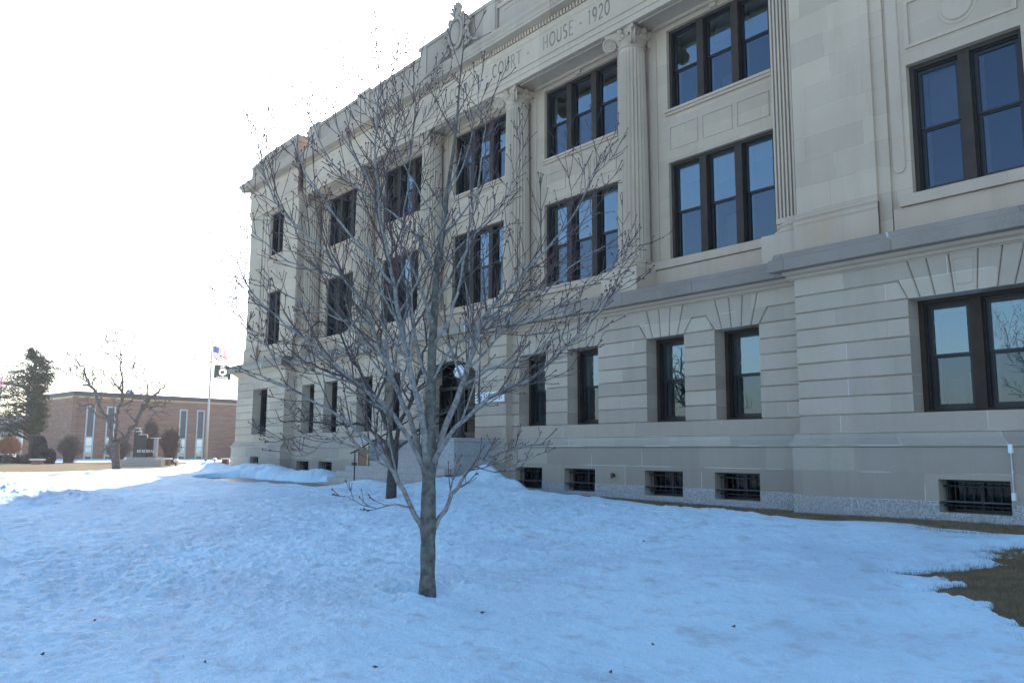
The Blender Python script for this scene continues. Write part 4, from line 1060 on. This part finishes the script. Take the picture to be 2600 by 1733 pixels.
# second, darker tree nearer the entrance --------------------------------
b2 = at_z(991, 1290, -1.27); D2 = float(np.array(b2)@NH)
T2 = empty('crabapple_tree', (0, 0, 0), 'dark spreading leafless crabapple tree between the maple and the entrance steps', 'tree')
def tq(x, y, off=0): return at_h(x*SRC, y*SRC, D2+off)
t2 = Tree(up=.25, wig=.28, budr=.0, twr=.0065, seed=11, sweep=55)
mb = MB(); pts = interp([tq(897, 1175), tq(898, 1150), tq(900, 1100), tq(904, 1050), tq(906, 1010)], 4); mb.tube(pts, [.16, .145, .14, .135, .13, .125, .122, .12, .118, .115, .113, .112, .11, .11, .11, .11, .10][:len(pts)], 12); mb.build('trunk', MT['dbark'], T2, smooth=True)
for pl, ra, rb in [
 ([(905, 1040, 0), (890, 980, -.1), (870, 930, -.2), (845, 880, -.3), (810, 830, -.4), (785, 770, -.5), (790, 720, -.5)], .085, .02),
 ([(905, 1030, 0), (925, 960, .2), (950, 900, .4), (965, 840, .5), (975, 770, .6), (970, 720, .6)], .08, .02),
 ([(903, 1060, 0), (870, 1000, .3), (820, 975, .6), (760, 975, .8), (700, 965, 1.0), (650, 970, 1.1)], .06, .015),
 ([(907, 1035, 0), (960, 990, -.3), (1000, 960, -.5), (1060, 930, -.8), (1110, 890, -1)], .05, .015),
 ([(845, 880, -.3), (780, 860, 0), (720, 840, .3), (670, 800, .5), (650, 780, .6)], .045, .012),
 ([(865, 920, -.2), (885, 850, -.5), (880, 780, -.7), (850, 720, -.8), (830, 690, -.8)], .045, .012),
 ([(950, 900, .4), (1010, 850, .6), (1050, 820, .8), (1100, 780, .9)], .04, .012),
 ([(930, 950, .2), (915, 880, .6), (900, 800, 1.0), (920, 730, 1.2)], .04, .012),
 ([(785, 770, -.5), (740, 740, -.5), (700, 760, -.4), (660, 790, -.3)], .03, .01),
]:
    pts = interp([tq(*q) for q in pl], 3); n = len(pts)-1
    for i in range(2, n): pts[i] = pts[i]+Vector((random.gauss(0, 1), random.gauss(0, 1), random.gauss(0, 1)))*.03
    rad = [.68*(ra+(rb-ra)*(i/n)) for i in range(n+1)]
    m2 = MB(); m2.tube(pts, rad, 8); m2.build('limb', MT['dbark'], T2, smooth=True)
    L = sum((pts[i+1]-pts[i]).length for i in range(n)); t2.children(pts, rad, L*.62, 0, 3, .24, lo=.2, dens=1.5)
t2.limbs.build('branches', MT['dbark'], T2, smooth=True); t2.tw.build('twigs', MT['dbark'], T2)
print('crab', t2.count)
# third tree, sunlit ------------------------------------------------------
b3 = at_z(295, 1197, -1.02); D3 = float(np.array(b3)@NH)
T3 = empty('pruned_bare_tree', (0, 0, 0), 'crooked brown leafless tree standing in sun before the brick building', 'tree')
def t3(x, y, off=0): return at_h(x, y, D3+off)
c1 = lambda x, y, o=0: t3(x/3.361, 800+y/3.361, o)
mb = MB(); pts = interp([c1(998, 1345), c1(995, 1310), c1(985, 1200), c1(980, 1120), c1(975, 1080)], 3); mb.tube(pts, [.27, .23, .21, .2, .19, .185, .185, .185, .19, .2, .2, .19, .18][:len(pts)], 12); mb.build('trunk', MT['mbark'], T3, smooth=True)
t4 = Tree(up=.3, wig=.2, budr=0, twr=.02, seed=21, sweep=50)
for pl, ra, rb in [
 ([(985, 1100, 0), (1060, 1040, .2), (1150, 930, .5), (1210, 810, .8), (1260, 720, 1), (1330, 660, 1.2), (1390, 600, 1.3), (1470, 560, 1.4)], .2, .03),
 ([(965, 1095, 0), (930, 1000, -.3), (915, 900, -.5), (870, 790, -.7), (800, 660, -1), (770, 590, -1.1), (745, 490, -1.2), (690, 420, -1.3), (600, 400, -1.3)], .18, .03),
 ([(975, 1080, 0), (990, 980, .4), (1000, 870, .6), (1025, 760, .7), (1040, 650, .8), (1040, 540, .8), (1030, 430, .8), (1040, 330, .8), (1060, 260, .8), (1130, 180, .8)], .13, .02),
 ([(1250, 740, 1), (1255, 660, .9), (1270, 600, .8), (1230, 530, .8), (1240, 470, .8)], .08, .02),
 ([(770, 600, -1.1), (700, 590, -1), (740, 580, -1), (640, 500, -1), (560, 480, -1)], .07, .02),
 ([(1040, 560, .8), (1000, 640, .2), (940, 560, .2), (900, 500, 0)], .05, .015),
 ([(1060, 260, .8), (1000, 220, .6), (930, 205, .5), (880, 215, .4)], .04, .015),
 ([(1035, 400, .8), (990, 350, 1), (920, 320, 1.1), (860, 300, 1.1)], .04, .015),
 ([(1040, 520, .8), (1070, 440, .8), (1150, 460, .8), (1190, 440, .7)], .04, .015),
 ([(1210, 810, .8), (1300, 780, 1.2), (1400, 770, 1.4), (1480, 700, 1.5)], .06, .015),
 ([(915, 900, -.5), (820, 830, -.4), (740, 800, -.4), (660, 800, -.3)], .07, .015),
 ([(1060, 1040, .2), (1000, 930, -.6), (960, 850, -.9), (990, 760, -1)], .09, .02),
]:
    pts = interp([c1(*q) for q in pl], 3); n = len(pts)-1
    for i in range(2, n): pts[i] = pts[i]+Vector((random.gauss(0, 1), random.gauss(0, 1), random.gauss(0, 1)))*.05
    rad = [.66*(ra+(rb-ra)*(i/n)) for i in range(n+1)]
    m2 = MB(); m2.tube(pts, rad, 8); m2.build('limb', MT['mbark'], T3, smooth=True)
    L = sum((pts[i+1]-pts[i]).length for i in range(n)); t4.children(pts, rad, L*.5, 0, 3, .42, lo=.25, dens=1.5)
t4.limbs.build('branches', MT['mbark'], T3, smooth=True); t4.tw.build('twigs', MT['mbark'], T3)

# ------------------------------------------------------------------ background left
def cp(x, y, D): return at_h(x/3.361, 800+y/3.361, D)   # crop pixel -> vertical plane at distance D
# brick building: front face from pA (left corner) to pB, roof z=5.4
ZR = 5.45
pA = Vector(ray(190.4, 991.9)); pA = pA*(ZR/pA.z); pB = Vector(ray(602.5, 1014.2)); pB = pB*(ZR/pB.z); pL = Vector(ray(118, 1011)); pL = pL*(ZR/pL.z)
BB = empty('brick_building', (0, 0, 0), 'low orange brown brick building with dark roof edge and tall slit windows beyond the lawn', 'building')
xd = (pB-pA); xd.z = 0; faceL = xd.length; xd.normalize(); nd1 = Vector((xd.y, -xd.x, 0))    # outward to camera side
if nd1.dot(-pA) < 0: nd1 = -nd1
zg = -1.12
def obox(mb, o, ex, en, a, b, c, d, z0, z1):
    """box: a..b along ex, c..d along en (outward), z0..z1"""
    P = [o+ex*p+en*q for p, q in ((a, c), (b, c), (b, d), (a, d))]
    mb.add([(p.x, p.y, z0) for p in P]+[(p.x, p.y, z1) for p in P], [(0, 3, 2, 1), (4, 5, 6, 7), (0, 1, 5, 4), (1, 2, 6, 5), (2, 3, 7, 6), (3, 0, 4, 7)])
o1 = Vector((pA.x, pA.y, 0))
mb = MB(); obox(mb, o1, xd, nd1, 0, faceL+14, -14, 0, zg-.5, ZR-.45)
sd = (pL-pA); sd.z = 0; sl = sd.length; sd.normalize(); ns = Vector((sd.y, -sd.x, 0)); ns = -ns if ns.dot(-pA) < 0 else ns
obox(mb, o1, sd, ns, .02, sl, -.4, 0, zg-.5, ZR-.45)
obox(mb, o1, sd, ns, -.25, .25, -.3, .14, zg, ZR-.5)
mb.build('wall', MT['brick'], BB)
mb = MB(); obox(mb, o1, xd, nd1, -.1, faceL+14.2, -14, .18, ZR-.40, ZR); obox(mb, o1, sd, ns, .2, sl+.2, -.5, .14, ZR-.41, ZR-.01); mb.build('roof_edge', MT['roofd'], BB)
mb = MB(); obox(mb, o1, xd, nd1, -.05, faceL+14.1, -13, .08, ZR-.6, ZR-.42); obox(mb, o1, sd, ns, .2, sl+.1, -.45, .07, ZR-.6, ZR-.42); mb.build('soffit_band', MT['plaqf'], BB)
mb = MB(); c = o1+xd*(faceL*.38)-nd1*3; mb.sphere((c.x, c.y, ZR+.15), (.45, .45, .5), 10, 8); mb.build('roof_vent', MT['alum'], BB, smooth=True)
def slit(xs0, xs1, lower=True, ztop=4.15):
    def u_of(xpx):
        d = Vector(ray(xpx, 1100)); d.z = 0
        # intersect with face line
        det = d.x*(-xd.y)-d.y*(-xd.x); t = (o1.x*(-xd.y)-o1.y*(-xd.x))/det; p = d*t; return (p-o1).dot(xd)
    a, b = u_of(xs0), u_of(xs1)
    mb = MB(); e = .13
    obox(mb, o1, xd, nd1, a, a+e, .0, .06, zg+.1, ztop); obox(mb, o1, xd, nd1, b-e, b, .0, .06, zg+.1, ztop); obox(mb, o1, xd, nd1, a+e, b-e, 0, .06, ztop-e, ztop)
    for z in (1.18, .32, zg+.55): obox(mb, o1, xd, nd1, a+e, b-e, 0, .06, z-.06, z+.06)
    f = mb.build('window', MT['alum'], BB)
    mb = MB(); obox(mb, o1, xd, nd1, a+e, b-e, 0, .03, 1.24, ztop-e); mb.build('panel', MT['panel'], f)
    mb = MB(); obox(mb, o1, xd, nd1, a+e, b-e, 0, .03, zg+.1, zg+.49); mb.build('panel', MT['panel'], f)
    mb = MB(); obox(mb, o1, xd, nd1, a+e, b-e, 0, .025, .38, 1.12); obox(mb, o1, xd, nd1, a+e, b-e, 0, .025, zg+.61, .26); mb.build('pane', MT['glass'], f)
for a, b in ((215, 238), (267, 290), (453, 473), (497, 517)): slit(a, b)
# entrance recess on the angled side
def u2(xpx):
    d = Vector(ray(xpx, 1100)); d.z = 0; det = d.x*(-sd.y)-d.y*(-sd.x); t = (o1.x*(-sd.y)-o1.y*(-sd.x))/det; return (d*t-o1).dot(sd)
a, b = sorted((u2(142), u2(97)))
mb = MB(); obox(mb, o1, sd, ns, a, b, 0, .5, 1.0, 1.35); 
for q in (a, (a+b)/2, b-.15): obox(mb, o1, sd, ns, q, q+.15, 0, .08, zg, 1.0)
en = mb.build('entrance', MT['alum'], BB)
mb = MB(); obox(mb, o1, sd, ns, a+.15, b-.15, 0, .04, zg, 1.0); mb.build('pane', MT['glass'], en)
# black vent pipe
c = Vector(ray(590, 1135)); c.z = 0; det = c.x*(-xd.y)-c.y*(-xd.x); uu_ = ((c*((o1.x*(-xd.y)-o1.y*(-xd.x))/det))-o1).dot(xd)
mb = MB(); q = o1+xd*uu_+nd1*1.2
V = lambda a, z: tuple(q+xd*a+Vector((0, 0, z)))
mb.tube([V(-.25, zg-.1), V(-.25, .4), V(-.15, .75), V(.15, .95), V(.5, 1.0)], [.38]*5, 12)
tag(mb.build('vent_pipe', MT['iron']), 'thick black bent vent pipe rising beside the brick building', 'pipe')
# far pale house behind the conifer
H2 = empty('pale_house', (0, 0, 0), 'pale low house half hidden behind the evergreen at the far left', 'house')
o = at_h(-90, 1150, 118); o.z = 0; ex = Vector((r0[0], r0[1], 0)); en_ = Vector((-NH[0], -NH[1], 0))
mb = MB(); obox(mb, o, ex, en_, -6, 13, -8, 0, -1.5, 2.6); mb.build('wall', MT['signw'], H2)
mb = MB(); P = [o+ex*-6.5+en_*.5, o+ex*13.5+en_*.5, o+ex*13.5+en_*-8.5, o+ex*-6.5+en_*-8.5]; R0, R1 = o+ex*-6.5+en_*-4, o+ex*13.5+en_*-4
mb.add([(p.x, p.y, 2.5) for p in P]+[(R0.x, R0.y, 5.0), (R1.x, R1.y, 5.0)], [(0, 1, 5, 4), (2, 3, 4, 5), (1, 2, 5), (3, 0, 4), (0, 3, 2, 1)]); mb.build('roof', MT['belt'], H2)
for k in range(4):
    mb = MB(); obox(mb, o, ex, en_, 3+k*2.4, 4.2+k*2.4, 0, .04, .3, 1.7); mb.build('window', MT['glass'], H2)

# conifer, leaf clumps along whorls --------------------------------------
def leafcloud(mb, c, r, n, size, rnd, flat=1.0):
    for _ in range(n):
        d = Vector((rnd.gauss(0, 1), rnd.gauss(0, 1), rnd.gauss(0, flat))); d = d.normalized()*r*rnd.random()**.45; p = c+d
        a = Vector((rnd.gauss(0, 1), rnd.gauss(0, 1), rnd.gauss(0, .6))).normalized()*size*rnd.uniform(.5, 1.3); b = a.orthogonal().normalized()*size*rnd.uniform(.15, .35)
        mb.add([p-a, p+b, p+a, p-b], [(0, 1, 2, 3)])
rnd = random.Random(9)
DC = 60.0
TC = empty('evergreen_tree', (0, 0, 0), 'tall dark green conifer with loose ragged crown at the left edge', 'tree')
top = cp(310, 290, DC); basec = cp(275, 1200, DC); basec.z = -1.1
mb = MB(); mb.tube([basec, basec.lerp(top, .3), basec.lerp(top, .7), top], [.28, .2, .1, .03], 8); mb.build('trunk', MT['dbark'], TC, smooth=True)
leaf = MB(); br = MB()
HT = top.z-basec.z
# outline half widths (crop px left/right of trunk) against crop y
rows = [(290, 15, 15), (340, 40, 110), (400, 100, 150), (450, 190, 170), (500, 240, 200), (560, 260, 120), (640, 300, 110), (700, 300, 100), (760, 320, 110), (840, 340, 110), (920, 350, 90), (980, 330, 60), (1010, 200, 30)]
exh = Vector((r0[0], r0[1], 0)); eyh = Vector((NH[0], NH[1], 0))
pxm = DC/F/3.361*1.0
for k in range(230):
    y = 300+710*rnd.random()**.9
    wl = np.interp(y, [q[0] for q in rows], [q[1] for q in rows]); wr = np.interp(y, [q[0] for q in rows], [q[2] for q in rows])
    a = rnd.uniform(0, 2*PI); w = (wr if math.cos(a) > 0 else wl)*rnd.uniform(.45, 1.0)*(DC/F/3.361)*1.4
    cen = cp(290-12*(y-300)/700, y, DC)
    tip = cen+exh*math.cos(a)*w+eyh*math.sin(a)*w*.8+Vector((0, 0, -.1*w+rnd.uniform(-.1, .3)))
    br.tube([cen-Vector((0, 0, .25*w)), cen.lerp(tip, .5), tip], [.04, .025, .008], 4)
    for j in range(5):
        t = .35+.65*(j+rnd.random())/5; leafcloud(leaf, cen.lerp(tip, t)+Vector((0, 0, rnd.uniform(-.1, .12))), .30, 13, .12, rnd, .4)
br.build('branches', MT['dbark'], TC); leaf.build('crown', MT['ev1'], TC)
# shrubs -----------------------------------------------------------------
def bare_shrub(x0, x1, y0, D, mat, label, nm='bare_shrub', n=260, seed=1, grp=None):
    R = random.Random(seed); c = at_h((x0+x1)/2, 1165, D); zb = -1.05; w = (x1-x0)/2*D/F; hh = at_h((x0+x1)/2, y0, D).z-zb
    mb = MB()
    for k in range(n):
        a = R.uniform(0, 2*PI); q = R.random()**.5; el = math.acos(min(1, q*.97))
        p0 = Vector((c.x+R.gauss(0, .15)*w, c.y+R.gauss(0, .15)*w, zb)); tip = Vector((c.x, c.y, zb))+exh*math.cos(a)*q*w+eyh*math.sin(a)*q*w*.8+Vector((0, 0, hh*(.35+.65*math.sqrt(1-q*q))*R.uniform(.85, 1.05)))
        mid = p0.lerp(tip, .5)+Vector((0, 0, .12*hh)); mb.tube([p0, mid, tip], [.02, .014, .007], 3, cap=False)
        for j in range(5):
            t = R.uniform(.4, 1); s0 = mid.lerp(tip, t); e_ = s0+Vector((R.gauss(0, 1), R.gauss(0, 1), abs(R.gauss(0, 1)))).normalized()*R.uniform(.15, .35); mb.tube([s0, e_], [.01, .006], 3, cap=False)
    return tag(mb.build(nm, mat), label, 'shrub', grp)
bare_shrub(142, 208, 1105, 64, MT['bush'], 'round leafless grey brown shrub against the brick wall by its entrance', seed=2)
bare_shrub(355, 402, 1062, 62, MT['bush'], 'taller leafless shrub rising behind the black memorial', seed=3)
bare_shrub(398, 462, 1085, 61, MT['bush'], 'wide leafless shrub right of the black memorial', seed=4)
bare_shrub(262, 335, 1110, 63, MT['bush'], 'low leafless shrub between the crooked tree and the black memorial', seed=5)
bare_shrub(-12, 52, 1105, 66, MT['obush'], 'orange brown leafless shrub at the left edge of the lawn', seed=6, n=420)
def yew(x0, x1, y0, D, label, seed, fl=1.0):
    R = random.Random(seed); c = at_h((x0+x1)/2, 1165, D); w = (x1-x0)/2*D/F; zt = at_h((x0+x1)/2, y0, D).z; zb = -1.1; mb = MB()
    mb.sphere((c.x, c.y, (zt+zb)/2), (w*.82, w*.82, (zt-zb)/2*.88), 14, 10, .08)
    for k in range(int(900*fl)):
        a = R.uniform(0, 2*PI); b = math.acos(R.uniform(-1, 1)); p = Vector((c.x+w*.92*math.sin(b)*math.cos(a), c.y+w*.92*math.sin(b)*math.sin(a), (zt+zb)/2+(zt-zb)/2*math.cos(b)))
        leafcloud(mb, p, .1, 3, .09, R)
    return tag(mb.build('yew_shrub', MT['ev2']), label, 'shrub')
yew(82, 115, 1108, 60, 'tall dark rounded yew shrub in front of the conifer trunk', 1)
yew(112, 139, 1141, 59, 'small dark round yew shrub beside the brick building entrance', 2)
# low dark hedge far left
mb = MB(); R = random.Random(4)
for k in range(26):
    c = at_h(-20+k*3.9, 1150, 61+R.uniform(-.5, .5)); c.z = -.75; mb.sphere((c.x, c.y, c.z+R.uniform(-.05, .05)), (.45, .45, .42), 9, 7, .15); leafcloud(mb, c, .55, 60, .08, R, .7)
tag(mb.build('hedge', MT['ev2']), 'low dark clipped hedge under the conifer at the far left', 'hedge')
# flagpole and flags -------------------------------------------------------
DF = 62.0; fb = at_h(522, 1176, DF); ft = at_h(540.5, 870, DF); ft.x, ft.y = fb.x, fb.y
fp = empty('flagpole', (fb.x, fb.y, -1.05), 'tall pale flagpole rising between the brick building windows and the courthouse corner', 'flagpole')
mb = MB(); hgt = ft.z+1.05; mb.tube([(0, 0, -.05), (0, 0, 3), (0, 0, hgt)], [.11, .09, .05], 12); mb.build('pole', MT['poles'], fp, smooth=True)
mb = MB(); mb.sphere((0, 0, hgt+.07), .09, 10, 8); mb.build('finial', MT['plaqf'], fp, smooth=True)
def flagmesh(name, org, ex, w, h, kind, label, amp=.12, droop=.35, ph=0):
    mb = MB(); nx = 26; ny = 13
    def P(i, j, dy=0):
        u = i/nx; v = j/ny; en2 = Vector((-ex.y, ex.x, 0))
        return org+ex*(u*w)+Vector((0, 0, -v*h-droop*u**1.3*h))+en2*(amp*u*math.sin(7*u+ph+v*1.5)+dy)+Vector((0, 0, .05*h*math.sin(9*u+ph)*u))
    for j in range(ny):
        for i in range(nx):
            if kind == 'us': mb.mi = 2 if (j < 7 and i < nx*.42) else (0 if j % 2 == 0 else 1)
            else:
                du, dv = (i+.5)/nx-.52, (j+.5)/ny-.47; rr_ = math.hypot(du*w, dv*h)/h
                mb.mi = 0
                if rr_ < .27: mb.mi = 1
                if rr_ < .27 and math.hypot((du*w)/h+.02, dv-.02) < .14: mb.mi = 0
                if j == ny-2 and 4 < i < nx-5 and i % 3: mb.mi = 1
                if j == 1 and 8 < i < nx-9 and i % 3: mb.mi = 1
            mb.add([P(i, j), P(i, j+1), P(i+1, j+1), P(i+1, j)], [(0, 1, 2, 3)])
    if kind == 'us':
        mb.mi = 1
        for a in range(5):
            for b in range(6):
                u, v = (.6+b*1.7), (.7+a*1.25); c = P(u, v, .012); c2 = P(u, v, -.012)
                for q in (c, c2): s_ = .028; mb.add([q+ex*s_, q+Vector((0, 0, s_)), q-ex*s_, q-Vector((0, 0, s_))], [(0, 1, 2, 3)])
    return tag(mb.build(name, [MT['fred'], MT['fwhite'], MT['fblue']] if kind == 'us' else [MT['fblack'], MT['fwhite']], smooth=True), label, 'flag')
wx = exh.copy()
flagmesh('national_flag', at_h(541, 877, DF), wx, 1.1, .95, 'us', 'red white and blue striped flag flying at the top of the flagpole', ph=.5)
flagmesh('memorial_flag', at_h(544, 926, DF), (wx*.98+eyh*.1).normalized(), 1.25, 1.0, 'pow', 'dark flag with a white round emblem below the striped flag', ph=1.6, droop=.12)
flagmesh('national_flag', at_h(-12, 955, 66), wx, 1.05, .75, 'us', 'red white and blue flag cut by the left edge, behind the conifer', ph=2.4)
fp2 = empty('flagpole', tuple(Vector((at_h(-14, 1170, 66).x, at_h(-14, 1170, 66).y, -1.0))), 'flagpole just beyond the left edge behind the conifer', 'flagpole')
mb = MB(); mb.tube([(0, 0, 0), (0, 0, at_h(-12, 940, 66).z+1.0)], [.09, .05], 10); mb.build('pole', MT['poles'], fp2, smooth=True)
# memorial -------------------------------------------------------------------
DM = 52.0
mm_ = empty('memorial', (0, 0, 0), 'stepped polished black stone memorial on a low plinth before the brick building', 'monument')
mo = at_h(342, 1160, DM); mo.z = 0; mx = exh; mn = Vector((-NH[0], -NH[1], 0)); px = DM/F
Zt = lambda y: at_h(372, y, DM).z
def slab(x0, x1, y0, y1, dd, mat, nm):
    mb = MB(); obox(mb, mo, mx, mn, (x0-342)*px, (x1-342)*px, dd, dd+.22, Zt(y1), Zt(y0)); o_ = mb.build(nm, mat, mm_); return o_
slab(342, 353, 1088, 1160, .0, MT['black'], 'slab'); slab(346, 362, 1096, 1158, .26, MT['black'], 'slab'); slab(358, 382, 1104, 1160, .52, MT['black'], 'slab')
slab(382, 400, 1113, 1160, .02, MT['plaque'], 'side_slab'); slab(396, 404, 1112, 1158, .26, MT['granite'], 'side_slab')
slab(340, 346, 1145, 1160, .3, MT['granite'], 'slab_foot')
mb = MB()
for (x0, x1, y, dd) in ((342, 353, 1088, 0), (350, 361, 1096, .26), (362, 380, 1104, .52), (382, 404, 1112, .02)): obox(mb, mo, mx, mn, (x0-342)*px-.02, (x1-342)*px+.02, dd-.02, dd+.24, Zt(y), Zt(y)+.035)
mb.build('slab_caps', MT['signw'], mm_)
mb = MB(); obox(mb, mo, mx, mn, -13*px, 92*px, .9, 1.5, -1.3, Zt(1166)); obox(mb, mo, mx, mn, -2*px, 70*px, -.1, 1.0, -1.3, Zt(1160)); mb.build('plinth', MT['conc'], mm_)
mb = MB(); org = (mo+mn*.742, mx, mn); lettering(mb, 'MEMORIAL', 18*px, Zt(1148), .17, 0, sx=.95, wt=.16, gap=.12, serif=False, org=org)
m_o = mb.build('lettering', MT['signw'], mm_)
slab(357, 374, 1140, 1158, .5, MT['black'], 'slab_foot')
# benches, path lights
def bench(x0, x1, y0, D, label):
    e = empty('stone_bench', (0, 0, 0), label, 'bench'); o = at_h(x0, y0, D); z = o.z; o.z = 0; w = (x1-x0)*D/F
    mb = MB(); obox(mb, o, exh, -eyh, 0, w, -.25, .25, z-.10, z); mb.build('seat', MT['signw'], e)
    mb = MB()
    for a, b in ((.12*w, .12*w+.35), (.88*w-.35, .88*w)): obox(mb, o, exh, -eyh, a, b, -.2, .2, -1.3, z-.10)
    mb.build('support', MT['brick'], e)
bench(404, 435, 1162, 56, 'low stone bench with pale slab right of the black memorial')
bench(564, 582, 1162, 58, 'low stone bench with pale slab beside the courthouse corner')
bench(80, 111, 1164, 57, 'low stone bench with pale slab in front of the yew shrub')
def plight(x, y, yb, D, label):
    e = empty('path_light', (0, 0, 0), label, 'light', 'low garden lights on the far lawn'); c = at_h(x, y, D); zb = at_h(x, yb, D).z
    mb = MB(); mb.tube([(c.x, c.y, zb-.25), (c.x, c.y, c.z-.08)], [.05, .05], 8); mb.build('post', MT['iron'], e)
    mb = MB(); mb.sphere((c.x, c.y, c.z), (.16, .16, .12), 12, 8); mb.build('shade', MT['white'], e, smooth=True)
plight(447, 1169, 1180, 52, 'small snow capped garden light right of the memorial plinth')
plight(321, 1165, 1176, 52, 'small snow capped garden light between the crooked tree and the memorial')
plight(545, 1166, 1178, 56, 'small dark garden light between the flagpole and the courthouse corner')

# ------------------------------------------------------------------ grass and litter
mb = MB(); R = random.Random(2); cnt = 0
def blade(x, y, hgt, wd):
    z = g1(x, y); a = R.uniform(0, 2*PI); l = R.gauss(0, .6)*hgt; c, s_ = math.cos(a), math.sin(a)
    mb.add([(x-wd*c, y-wd*s_, z-.01), (x+wd*c, y+wd*s_, z-.01), (x+l*s_, y-l*c, z+hgt)], [(0, 1, 2)])
N = 150000; xs_ = np.array([R.uniform(-6.6, 1.5) for _ in range(N)]); ys_ = np.array([R.uniform(7.2, 12.8) for _ in range(N)]); tt = snow_t(xs_, ys_)
for x, y, t in zip(xs_, ys_, tt):
    if t < .015+R.random()**3*.05: blade(x, y, R.uniform(.02, .05)+max(t, 0), .0035); cnt += 1
N = 60000; xs_ = np.array([R.uniform(-18, -2) for _ in range(N)]); ys_ = np.array([R.uniform(13.1, 15) for _ in range(N)]); tt = snow_t(xs_, ys_)
for x, y, t in zip(xs_, ys_, tt):
    if t < .015: blade(x, y, R.uniform(.02, .05), .005); cnt += 1
print('blades', cnt)
tag(mb.build('dry_grass', MT['straw']), 'short brown dormant grass in the thawed patch and along the wall', 'grass', kind='stuff')
for k, (x, y, sz, txt) in enumerate(((1108, 1408, .035, 'brown leaf in the snow just right of the maple trunk foot'), (97, 1504, .03, 'dead leaf on snow near the bottom left corner'), (218, 1426, .025, 'dead leaf on snow above the bottom left corner'),
        (470, 1522, .03, 'dead leaf on snow left of the maple, near the bottom edge'), (1685, 1440, .035, 'curled brown leaf on open snow toward the thawed patch'), (1500, 1482, .03, 'brown leaf on snow low right of the maple'),
        (1402, 1545, .03, 'brown leaf on snow at the bottom edge, right of centre'), (862, 1534, .03, 'brown leaf on snow at the bottom edge, left of the maple'), (1478, 1243, .05, 'dark bit of leaf on the snow below the basement grilles'))):
    p = at_z(x*SRC, y*SRC, -1.45)
    for _ in range(4): p = at_z(x*SRC, y*SRC, snow_z(p.x, p.y)+.01)
    a = random.uniform(0, 6); ca, sa = math.cos(a)*sz*.8, math.sin(a)*sz*.8
    mb = MB(); mb.add([(p.x-ca, p.y-sa, p.z+.012), (p.x-sa*.5, p.y+ca*.5, p.z+.005), (p.x+ca, p.y+sa, p.z+.018), (p.x+sa*.5, p.y-ca*.5, p.z+.0), (p.x, p.y, p.z+.02)], [(0, 1, 4), (1, 2, 4), (2, 3, 4), (3, 0, 4)])
    tag(mb.build('dead_leaf', MT['leafd']), txt, 'leaf', 'dead leaves lying on the snow')

# ------------------------------------------------------------------ light
SAZ, SEL = math.radians(54.0), math.radians(28.5)       # bearing left of +Y, elevation
sdir = Vector((-math.sin(SAZ)*math.cos(SEL), math.cos(SAZ)*math.cos(SEL), math.sin(SEL)))
sl_ = bpy.data.lights.new('sun', 'SUN'); sl_.energy = 4.5; sl_.angle = math.radians(.5); sl_.color = (1, .94, .86)
so = bpy.data.objects.new('sun', sl_); COL.objects.link(so); so.rotation_euler = sdir.to_track_quat('Z', 'Y').to_euler(); so.location = (0, 0, 30)
w = bpy.data.worlds.new('World'); S.world = w; w.use_nodes = True; nt = w.node_tree
sky = nt.nodes.new('ShaderNodeTexSky'); sky.sky_type = 'NISHITA'; sky.sun_disc = False
sky.sun_elevation = SEL; sky.sun_rotation = -SAZ; sky.air_density = 1.15; sky.dust_density = 1.3; sky.ozone_density = 4.0
bg = nt.nodes['Background']; bg.inputs[1].default_value = .15; nt.links.new(sky.outputs[0], bg.inputs[0])
S.view_settings.view_transform = 'Standard'; S.view_settings.look = 'None'; S.view_settings.exposure = 1.25; S.view_settings.gamma = 1
S.render.engine = 'CYCLES'; S.render.resolution_x = 1024; S.render.resolution_y = 682

if True:  # thin air volume added to suggest the backlight glare
    mb = MB(); mb.box(-730, 730, -730, 730, -2.8, 16.5); hz_ = mb.build('glare_haze', MT['white']); tag(hz_, kind='stuff')
    m = bpy.data.materials.new('added_glare_air'); m.use_nodes = True; nt = m.node_tree; nt.nodes.clear()
    ou = nt.nodes.new('ShaderNodeOutputMaterial'); pv = nt.nodes.new('ShaderNodeVolumePrincipled'); pv.inputs['Density'].default_value = .0006; pv.inputs['Color'].default_value = (.93, .96, 1, 1); pv.inputs['Anisotropy'].default_value = .55
    nt.links.new(pv.outputs[0], ou.inputs['Volume']); hz_.data.materials.clear(); hz_.data.materials.append(m)
